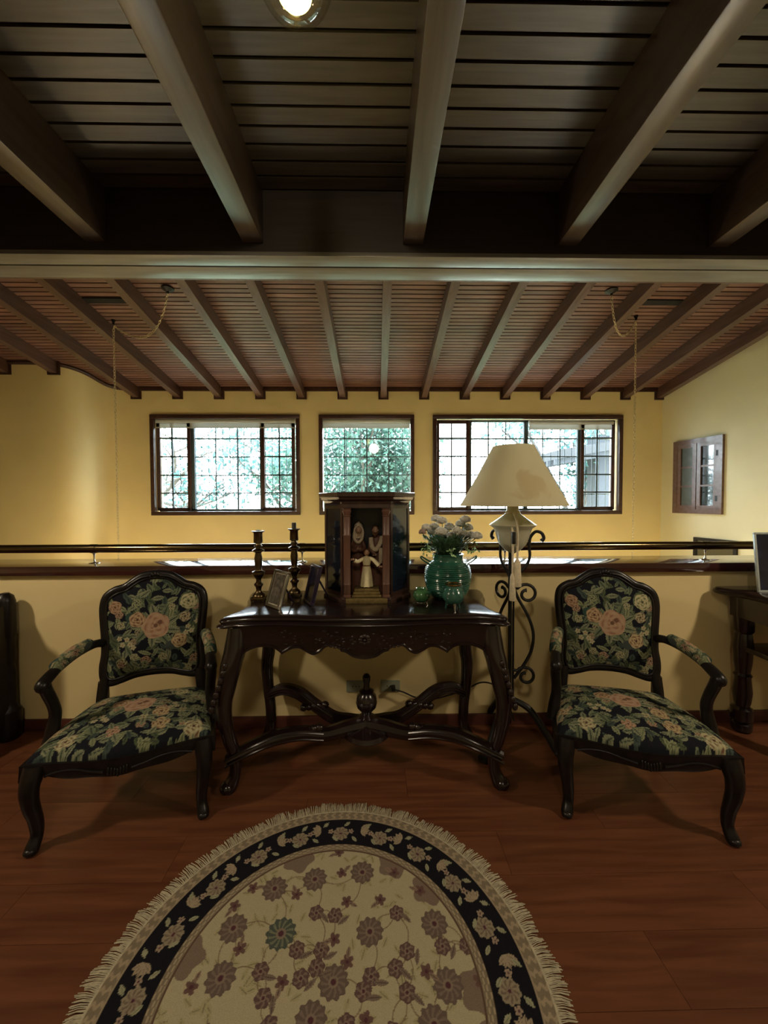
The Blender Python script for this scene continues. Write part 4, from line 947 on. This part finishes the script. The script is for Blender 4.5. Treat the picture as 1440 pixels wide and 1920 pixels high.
for i, (px, py, pk, lab) in enumerate(heads):
    Y_ = vy + R_.uniform(-.07, .08) - (.04 if py > 996 else 0)
    hx = (px - 707.4) * Y_ / 720; hz = H - (py - 940) * Y_ / 720
    root = thing('carnation', lab, 'flower', (vx + (hx - vx) * .25, vy + (Y_ - vy) * .2, TZ + .20), 0, 'carnations in the green vase')
    L_ = Vector((hx, Y_, hz)) - root.location; r = R_.uniform(.025, .032) * (.75 if pk else 1)
    g = G(); 
    g.ball(L_ + Vector((0, 0, r * .25)), (r * .95, r * .95, r * .62), 22)
    for vv in g.bm.verts: vv.co += (vv.co - L_) * (R_.uniform(-.16, .12))
    for k in range(90):
        a = k * 2.399; e = (k / 90) ** .55 * 1.08; ax = Vector((math.cos(a) * math.sin(e * 1.5), math.sin(a) * math.sin(e * 1.5), math.cos(e * 1.5) * .75))
        T = ax.to_track_quat('Z', 'X').to_matrix().to_4x4()
        pl = [(0, .1), (.005, .4), (.0075, .8), (.006, 1.02), (.0, .95), (-.006, 1.04), (-.0075, .78), (-.005, .4)]
        vs = [g.bm.verts.new(L_ + T @ Vector((u, (.0025 if q % 2 else -.0015), w * r))) for q, (u, w) in enumerate(pl)]
        g.bm.faces.new(vs)
    g.obj('blossom', M['pinkpetal' if pk else 'petal'], root)
    g = G(); mid = L_ * .5 + Vector((0, 0, .02)); g.tube([(0, 0, 0), mid, L_ * .93, L_], [.0022, .002, .002, .006], 6, sub=4); g.obj('stem', M['stem'], root)
V = []; Fc = []
for k in range(900):
    a = R_.uniform(0, 2 * PI); hh = R_.uniform(0, 1); rr = .03 + .085 * hh * R_.uniform(.3, 1.15)
    c = Vector((rr * math.cos(a) * 1.15, rr * math.sin(a), .235 + .10 * hh)); d = Vector((math.cos(a) * .8, math.sin(a) * .8, R_.uniform(.2, 1.1))).normalized(); s_ = d.cross(Vector((0, 0, 1))).normalized()
    l, w = R_.uniform(.02, .05), R_.uniform(.005, .012); n = len(V); V += [tuple(c), tuple(c + d * l * .5 + s_ * w), tuple(c + d * l), tuple(c + d * l * .5 - s_ * w)]; Fc.append((n, n + 1, n + 2, n + 3))
me = bpy.data.meshes.new('flower_foliage'); me.from_pydata(V, [], Fc); me.materials.append(M['leaf'])
tag(link('flower_foliage', me, None, (vx, vy, TZ)), 'green leaves of the bouquet spilling from the green vase', 'foliage', kind='stuff')
V = []; Fc = []
for cx, cy_, cz_ in ((-.125, -.03, .262), (-.10, -.05, .275), (.115, -.02, .27), (.14, .0, .275), (.0, -.09, .265), (-.11, .0, .285)):
    for k in range(16):
        c = Vector((cx + R_.gauss(0, .014), cy_ + R_.gauss(0, .012), cz_ + R_.gauss(0, .012))); d = Vector((R_.gauss(0, 1), R_.gauss(0, 1), R_.gauss(0, 1))).normalized(); s_ = d.orthogonal().normalized()
        n = len(V); V += [tuple(c), tuple(c + d * .010 + s_ * .006), tuple(c + d * .02), tuple(c + d * .010 - s_ * .006)]; Fc.append((n, n + 1, n + 2, n + 3))
me = bpy.data.meshes.new('pale_sprigs'); me.from_pydata(V, [], Fc); me.materials.append(M['paleleaf'])
tag(link('pale_sprigs', me, None, (vx, vy, TZ)), 'pale green sprigs hanging over the rim of the green vase', 'foliage', kind='stuff')
b = thing('glass_bowl', 'small round green glass pot between shrine cabinet and vase', 'pot', (.232, 2.02, TZ))
g = G(); g.lathe([(.02, .008), (.033, .016), (.043, .032), (.045, .048), (.038, .063), (.026, .070), (.024, .076), (.028, .080), (.024, .079), (.021, .072), (.001, .07)], seg=28); g.obj('pot_body', M['bowl'], b)
g = G(); g.tube([(.040 * math.cos(a), .040 * math.sin(a), .010) for a in [k * PI / 14 for k in range(28)]], .002, 6, closed=True)
for k in range(3): a = k * 2.1 - .9; g.tube([(.04 * math.cos(a), .04 * math.sin(a), .012), (.048 * math.cos(a), .048 * math.sin(a), 0)], .0028, 6)
g.obj('wire_stand', M['chrome'], b)
b = thing('tripod_pot', 'sea green tripod pot with a gold rim in front of the vase', 'pot', (.378, 1.90, TZ))
g = G(); g.lathe([(.012, .022), (.034, .030), (.050, .050), (.055, .070), (.050, .090), (.040, .102), (.036, .110), (.037, .122), (.034, .122), (.03, .11), (.001, .10)], seg=32); g.obj('pot_body', M['potgreen'], b)
g = G(); g.lathe([(.034, .121), (.042, .124), (.042, .129), (.030, .130), (.027, .126), (.001, .125)], seg=32); g.obj('rim', M['brass'], b)
for k in range(3):
    a = -PI / 2 + k * 2 * PI / 3; g = G(); g.tube([(.03 * math.cos(a), .03 * math.sin(a), .04), (.034 * math.cos(a), .034 * math.sin(a), .02), (.040 * math.cos(a), .040 * math.sin(a), 0)], [.010, .007, .004], 8, sub=3); g.obj('foot', M['potgreen'] if k else M['silver'], b)
for s_ in (-1, 1):
    g = G(); g.tube([(s_ * x, 0, z) for x, z in ((.040, .108), (.052, .112), (.056, .100), (.050, .088))], .003, 6, sub=3); g.obj('handle', M['potgreen'], b)

# ------------------------------------------------------------------ floor lamp
LX, LY = .770, 2.17
fl = thing('floor_lamp', 'wrought iron floor lamp with a cream parchment shade behind the table corner', 'lamp', (LX, LY, 0))
g = G(); g.tube([(-.012, 0, .12), (-.012, 0, 1.12)], .011, 10); g.tube([(.012, .012, .2), (.012, .012, 1.05)], .006, 8); g.obj('pole', M['iron'], fl)
for k, a in enumerate((-.5, 1.9, 3.8)):
    c, s_ = math.cos(a), math.sin(a)
    g = G(); g.tube([(0, 0, .26), (.10 * c, .10 * s_, .22), (.19 * c, .19 * s_, .10), (.235 * c, .235 * s_, .03), (.262 * c, .262 * s_, .012)], [.016, .018, .018, .02, .022], 10, sub=5)
    g.ball((.255 * c, .255 * s_, .02), (.034, .034, .02), 10); g.obj('foot', M['iron'], fl)
def scroll(side, ang):
    c, s_ = math.cos(ang), math.sin(ang)
    P3 = lambda r, z: (r * c, r * s_, z)
    g = G()
    g.tube([P3(.01, .94), P3(.03, .98), (P3(.075, 1.03)), P3(.095, 1.08), P3(.092, 1.14), P3(.097, 1.19), P3(.125, 1.225), P3(.158, 1.218), P3(.170, 1.19), P3(.157, 1.172)], [.008, .009, .009, .008, .009, .009, .009, .009, .010, .012], 8, sub=5)
    for z0, sc_ in ((.850, 1.15), (.375, 1.1)):
        pts = []
        for k in range(22):
            t_ = k / 21; a_ = 2.6 - t_ * 7.2; rr = (.052 - .034 * t_) * sc_; pts.append(P3(.074 * sc_ + rr * math.cos(a_) - .004, z0 + .02 + rr * math.sin(a_)))
        g.tube([P3(.008, z0 + .055)] + pts, [.009] * 22 + [.012], 8)
    g.tube([P3(.012, .90), P3(.035, .84), P3(.09, .74), P3(.118, .64), P3(.105, .54), P3(.06, .45), P3(.012, .38)], .009, 8, sub=6)
    g.obj('scroll', M['iron'], fl)
scroll(1, math.radians(-8)); scroll(-1, math.radians(116))
g = G(); g.lathe([(.010, 1.10), (.030, 1.112), (.040, 1.118), (.075, 1.155), (.088, 1.19), (.098, 1.225), (.106, 1.245), (.125, 1.258), (.128, 1.264), (.118, 1.272), (.078, 1.30), (.048, 1.322), (.036, 1.334), (.040, 1.338), (.034, 1.345), (.032, 1.368), (.036, 1.374), (.028, 1.378), (.001, 1.378)], seg=36); g.obj('ceramic_font', M['cream'], fl)
g = G(); g.lathe([(.012, 1.375), (.012, 1.40), (.009, 1.41), (.009, 1.70), (.001, 1.705)], seg=12)
for k in range(3): a = k * 2.1; g.tube([(0, 0, 1.70), (.112 * math.cos(a), .112 * math.sin(a), 1.70)], .002, 5)
g.obj('lamp_stem', M['brass'], fl)
g = G(); N_ = 48; pr_ = [(.292, 1.372), (.2915, 1.378), (.2, 1.54), (.1145, 1.704), (.113, 1.708)]
g.lathe([(r, z) for r, z in pr_] + [(r - .003, z) for r, z in reversed(pr_)], seg=N_)
for f in [f for f in g.bm.faces if len(f.verts) > 4]: g.bm.faces.remove(f)
g.obj('lamp_shade', M['shade'], fl)
g = G(); g.lathe([(.012, 1.40), (.03, 1.44), (.034, 1.47), (.022, 1.50), (.001, 1.505)], seg=14); g.obj('bulb', M['cream'], fl)
g = G(); g.tube([(.036 * math.cos(a), -.002 + .036 * math.sin(a), 1.335) for a in [k * PI / 10 for k in range(20)]], .005, 6, closed=True)
for x, zs in ((-.02, (1.33, 1.28, 1.2, 1.08)), (-.045, (1.30, 1.24, 1.15, 1.0))): g.tube([(x * .5, -.045, zs[0]), (x, -.125, zs[1]), (x, -.132, zs[2]), (x, -.132, zs[3])], .006, 8, sub=5)
g.obj('cord', M['rope'], fl)
g = G(); g.lathe([(.007, 1.09), (.017, 1.07), (.022, .945), (.020, .94), (.001, .94)], (-.02, -.132, 0), 12); g.obj('tassel', M['rope'], fl)
g = G(); g.lathe([(.007, 1.01), (.014, .99), (.018, .868), (.016, .864), (.001, .864)], (-.045, -.132, 0), 12); g.obj('tassel', M['rope'], fl)
g = G(); g.box(-.054, -.034, -.148, -.13, 1.17, 1.235, bev=.004); g.obj('switch', M['plug'], fl)

# ------------------------------------------------------------------ wall sockets and cable
for px, lab in ((666, 'grey socket plate left of the table finial'), (731, 'grey socket plate right of the table finial')):
    x = (px - 707.4) * PARY / 720; z = H - (1290 - 940) * PARY / 720
    t = thing('wall_socket', lab, 'socket', (x, PARY, z))
    g = G(); g.box(-.06, .06, -.008, 0, -.036, .036, bev=.003); g.obj('plate', M['plate'], t)
    g = G()
    for dx in (-.02, .0, .02): g.lathe([(.0035, -.0005), (.0035, .0)], (dx, 0, 0), 10, mat=Matrix.Translation((0, -.0085, 0)) @ Matrix.Rotation(PI / 2, 4, 'X'))
    g.obj('socket_hole', M['plug'], t)
c = thing('power_cable', 'black power cable plugged into the right socket, looping to the lamp', 'cable', (.095, PARY, .25))
g = G(); g.box(-.012, .012, -.05, -.009, -.012, .012, bev=.004); g.obj('plug', M['plug'], c)
g = G(); g.tube([(.0, -.045, .0), (.06, -.05, -.015), (.14, -.05, -.05), (.24, -.04, -.065), (.34, -.035, -.045), (.44, -.04, -.01), (.54, -.05, .04), (.62, -.09, .03), (.67, -.16, -.05), (.69, -.19, -.12)], .0045, 8, sub=6); g.obj('cable', M['plug'], c)

# ------------------------------------------------------------------ side furniture at both edges
st = thing('side_table', 'dark wooden side table with turned legs at the right edge', 'table', (2.62, 2.13, 0))
g = G(); q = sp2([(-.52, .205), (-.56, .18), (-.53, .10), (-.50, 0), (-.50, -.12), (-.46, -.2), (-.2, -.21), (.2, -.21), (.46, -.2), (.52, -.1), (.52, .205)], 5)
loft(g, [[(x * k_, y * k_, z) for x, y in q] for k_, z in ((.94, .825), (.985, .835), (1, .848), (.99, .860), (.97, .868))]); g.obj('tabletop', M['table'], st, ang=50)
g = G(); g.box(-.46, .46, -.17, -.15, .70, .826); g.box(-.46, .46, .15, .17, .70, .826); g.box(-.46, -.44, -.15, .15, .70, .826); g.box(.44, .46, -.15, .15, .70, .826)
g.tube([(-.46, -.172, .70), (-.3, -.172, .68), (0, -.172, .70), (.3, -.172, .68), (.46, -.172, .70)], .012, 8, sub=6); g.obj('apron', M['table'], st)
for a in (-1, 1):
    for b_ in (-1, 1):
        g = G(); g.lathe([(.030, 0), (.050, .012), (.052, .05), (.038, .06), (.055, .075), (.055, .14), (.036, .155), (.042, .18), (.048, .24), (.040, .33), (.046, .345), (.036, .36), (.044, .42), (.050, .52), (.040, .60), (.050, .615), (.052, .70), (.052, .83)], (a * .41, b_ * .13, 0), 18); g.obj('leg', M['table'], st)
g = G(); g.box(-.44, .44, -.15, .15, .50, .53, bev=.006); g.obj('shelf', M['table'], st)
g = G(); 
for k in range(60):
    x = -.36 + .72 * (k % 20) / 19; z = .545 + .03 * (k // 20); a = .015
    g.tube([(x + a * math.cos(t), -.14 + .004 * math.sin(3 * t), z + a * math.sin(t)) for t in [j * PI / 5 for j in range(10)]], .0028, 5, closed=True)
bk = g.obj('openwork_tray', plain('pewter_openwork', (.10, .10, .085), .4, .5), None, (2.62, 2.13, 0)); tag(bk, 'grey openwork tray on the shelf of the right side table', 'tray')
lt = thing('dark_cabinet', 'dark wooden furniture post cut off by the left edge', 'cabinet', (-2.52, 2.16, 0))
g = G(); g.box(-.42, .36, -.14, .14, .10, .80, bev=.006); g.obj('body', M['frame'], lt)
g = G(); g.box(-.46, .33, -.17, .17, .80, .83, bev=.008); g.obj('top', M['frame'], lt)
for b_ in (-1, 1):
    g = G(); g.lathe([(.030, 0), (.055, .01), (.062, .04), (.062, .17), (.045, .19), (.040, .22), (.043, .40), (.036, .44), (.042, .46), (.042, .60), (.048, .62), (.048, .82), (.040, .85), (.020, .868), (.001, .87)], (.33, b_ * .12, 0), 18); g.obj('post', M['frame'], lt)
    g = G(); g.lathe([(.030, 0), (.055, .01), (.055, .10)], (-.38, b_ * .1, 0), 14); g.obj('foot', M['frame'], lt)

# ------------------------------------------------------------------ rug
RCX, RCY, RR = -.158, 1.045, .70
def px2rug(px, py):
    Yf = H * 720 / (py - 940); return ((px - 707.4) * Yf / 720 - RCX, Yf - RCY)
rg = thing('round_rug', 'round cream floral rug with a black border and fringe on the floor', 'rug', (RCX, RCY, 0))
nr, na = 235, 1150
rs = np.linspace(.001, .648, nr); th = np.linspace(0, 2 * PI, na, endpoint=False)
RRg, TH = np.meshgrid(rs, th, indexing='ij'); XX = (RRg * np.cos(TH)).ravel(); YY = (RRg * np.sin(TH)).ravel()
CRE = (.41, .365, .235); p = Paint(XX, YY, CRE)
MAU = (.13, .095, .078); MA2 = (.22, .165, .125); PUR = (.085, .03, .04); TAN = (.20, .16, .11); OLV = (.30, .275, .16); DKG = (.08, .09, .075)
big = [(585, 1670), (508, 1687), (676, 1658), (428, 1764), (690, 1777), (815, 1764), (402, 1864), (619, 1877), (842, 1889)]
med = [(587, 1737), (623, 1743), (596, 1812), (549, 1810), (762, 1818), (831, 1810), (879, 1810), (740, 1852), (479, 1852), (483, 1906), (556, 1868), (587, 1847), (692, 1868), (677, 1897), (762, 1902), (742, 1741)]
sml = [(631, 1618), (637, 1658), (550, 1700), (467, 1685), (431, 1720), (646, 1716), (710, 1714), (621, 1791), (646, 1837), (737, 1660), (787, 1697), (868, 1720), (440, 1805), (346, 1880), (520, 1875), (800, 1860), (905, 1880)]
green = [(519, 1777)]
edge = [(554, 1622), (742, 1629), (331, 1818), (823, 1672), (960, 1900)]
R_ = random.Random(2)
def both(l): 
    r = [px2rug(*q) for q in l]; return r + [(-x, -y - .02) for x, y in r if y > .03]
B1, M1, S1, G1, E1 = map(both, (big, med, sml, green, edge))
for k in range(260):
    a = R_.uniform(0, 2 * PI); r = .45 * math.sqrt(R_.random()); p.leaf(r * math.cos(a), r * math.sin(a), R_.uniform(0, 6), .035, .018, OLV, (.42, .37, .21))
allp = B1 + G1 + M1
for i, a in enumerate(allp):
    ds = sorted(allp, key=lambda b_: math.hypot(a[0] - b_[0], a[1] - b_[1]))[1:3]
    for b_ in ds:
        mx, my = (a[0] + b_[0]) / 2, (a[1] + b_[1]) / 2; dx, dy = b_[0] - a[0], b_[1] - a[1]
        q = sp2([a, (mx - dy * .18, my + dx * .18), b_], 6); p.line(q, .0035, (.21, .165, .10))
def palm(x, y, r, c1, c2, lob=11):
    p.disc(x, y, r * 1.0, c1, lob, .08, x * 40)
    i = p.near(x, y, r * 1.1); rr = np.hypot(p.X[i] - x, p.Y[i] - y) / r; t = np.arctan2(p.Y[i] - y, p.X[i] - x)
    m = (rr < .85) & (np.sin(t * lob + rr * 5) > .2) & (rr > .35); p.C[i[m]] = c2
    m = (rr < .35) & (rr > .2); p.C[i[m]] = MA2; p.disc(x, y, r * .18, PUR)
for x, y in E1:
    r = math.hypot(x, y); p.disc(x / r * .445, y / r * .445, .055, (.19, .14, .105), 5, .12)
for x, y in B1: palm(x, y, .042, MAU, (.19, .14, .11))
for x, y in G1: palm(x, y, .046, (.07, .085, .07), (.17, .18, .12), 12)
for x, y in M1: palm(x, y, .024, (.11, .065, .06), (.20, .14, .11), 6); p.leaf(x + .03, y - .015, R_.uniform(0, 6), .045, .016, MAU, MA2)
for x, y in S1:
    p.blossom(x, y, .021, (.15, .085, .075), PUR, 5, x * 30); a = R_.uniform(0, 6); p.leaf(x + .024 * math.cos(a), y + .024 * math.sin(a), a, .035, .014, MAU, (.3, .21, .15))
r = np.hypot(p.X, p.Y); t = np.arctan2(p.Y, p.X)
band = lambda a, b_: (r >= a) & (r < b_)
p.C[band(.448, .648)] = TAN
m = band(.455, .480) & (np.sin(t * 90) * np.sin(r * 500) > .1); p.C[m] = (.36, .29, .19)
m = band(.480, .600); p.C[m] = (.006, .006, .010)
p.C[band(.478, .482)] = (.02, .012, .01); p.C[band(.448, .452)] = (.10, .06, .04)
for k in range(40):
    a = k * 2 * PI / 40; c_ = (.34, .29, .19); rr = .541 + (.012 if k % 2 else -.012)
    x, y = rr * math.cos(a), rr * math.sin(a)
    if k % 2 == 0: palm(x, y, .031, (.27, .225, .155), (.16, .12, .085), 9)
    else:
        for j in range(5): aa = a + (j - 2) * .5 + PI / 2 * (k % 4 - 2); p.leaf(x + .016 * math.cos(aa), y + .016 * math.sin(aa), aa, .040, .017, (.30, .22, .16), c_)
    for s_ in (-1, 1):
        a2 = a + s_ * .042; r2 = .541 - s_ * .035; p.leaf(r2 * math.cos(a2), r2 * math.sin(a2), a2 + s_ * .8, .032, .014, (.26, .27, .17), (.33, .32, .21))
    a2 = a + .078; p.blossom(.541 * math.cos(a2), .541 * math.sin(a2), .012, (.36, .27, .2), PUR, 5)
m = band(.606, .640) & (np.sin(t * 120 + np.sin(r * 300)) > .35); p.C[m] = (.34, .27, .18)
p.C[band(.600, .604)] = (.30, .24, .16); p.C[band(.640, .648)] = (.42, .36, .23)
Vv = np.stack([XX, YY, np.full_like(XX, .009) - .006 * (np.clip((RRg.ravel() - .63) / .018, 0, 1)) ** 2], -1)
idx = np.arange(nr * na).reshape(nr, na); jn = np.roll(idx, -1, 1); Fq = np.stack([idx[:-1], jn[:-1], jn[1:], idx[1:]], -1).reshape(-1, 4)
me = bpy.data.meshes.new('rug_field'); me.vertices.add(len(Vv)); me.vertices.foreach_set('co', Vv.ravel())
me.loops.add(Fq.size); me.loops.foreach_set('vertex_index', Fq.ravel()); me.polygons.add(len(Fq)); me.polygons.foreach_set('loop_start', np.arange(0, Fq.size, 4)); me.polygons.foreach_set('use_smooth', np.ones(len(Fq), bool)); me.update()
set_col(me, p.C); me.materials.append(M['rug']); link('rug_field', me, rg)
g = G(); g.lathe([(.64, .001), (.648, .001), (.650, .004), (.648, .006), (.64, .006)], seg=160)
for f in [f for f in g.bm.faces if len(f.verts) > 4]: g.bm.faces.remove(f)
g.obj('rug_binding', M['fringe'], rg)
V = []; Fc = []
for k in range(1500):
    a = k * 2 * PI / 1500 + R_.uniform(-.002, .002); clump = .25 * math.sin(a * 46) + .15 * math.sin(a * 113); a2 = a + clump * .03 + R_.uniform(-.006, .006); L = RR - .003 + .006 * math.sin(a * 23) + R_.uniform(-.006, .006) - (.012 if math.sin(a * 37) > .92 else 0)
    q0, q1, q2 = Vector((.646 * math.cos(a), .646 * math.sin(a), .005)), Vector(((.646 + L) / 2 * math.cos((a + a2) / 2), (.646 + L) / 2 * math.sin((a + a2) / 2), .007)), Vector((L * math.cos(a2), L * math.sin(a2), .0012))
    s_ = Vector((-math.sin(a), math.cos(a), 0)) * .0013; up = Vector((0, 0, .0016)); n = len(V)
    for q in (q0, q1, q2): V += [tuple(q - s_), tuple(q + up), tuple(q + s_)]
    for j in (0, 3):
        Fc += [(n + j, n + j + 1, n + j + 4, n + j + 3), (n + j + 1, n + j + 2, n + j + 5, n + j + 4)]
me = bpy.data.meshes.new('rug_fringe'); me.from_pydata(V, [], Fc); me.materials.append(M['fringe']); link('rug_fringe', me, rg, kind='stuff')
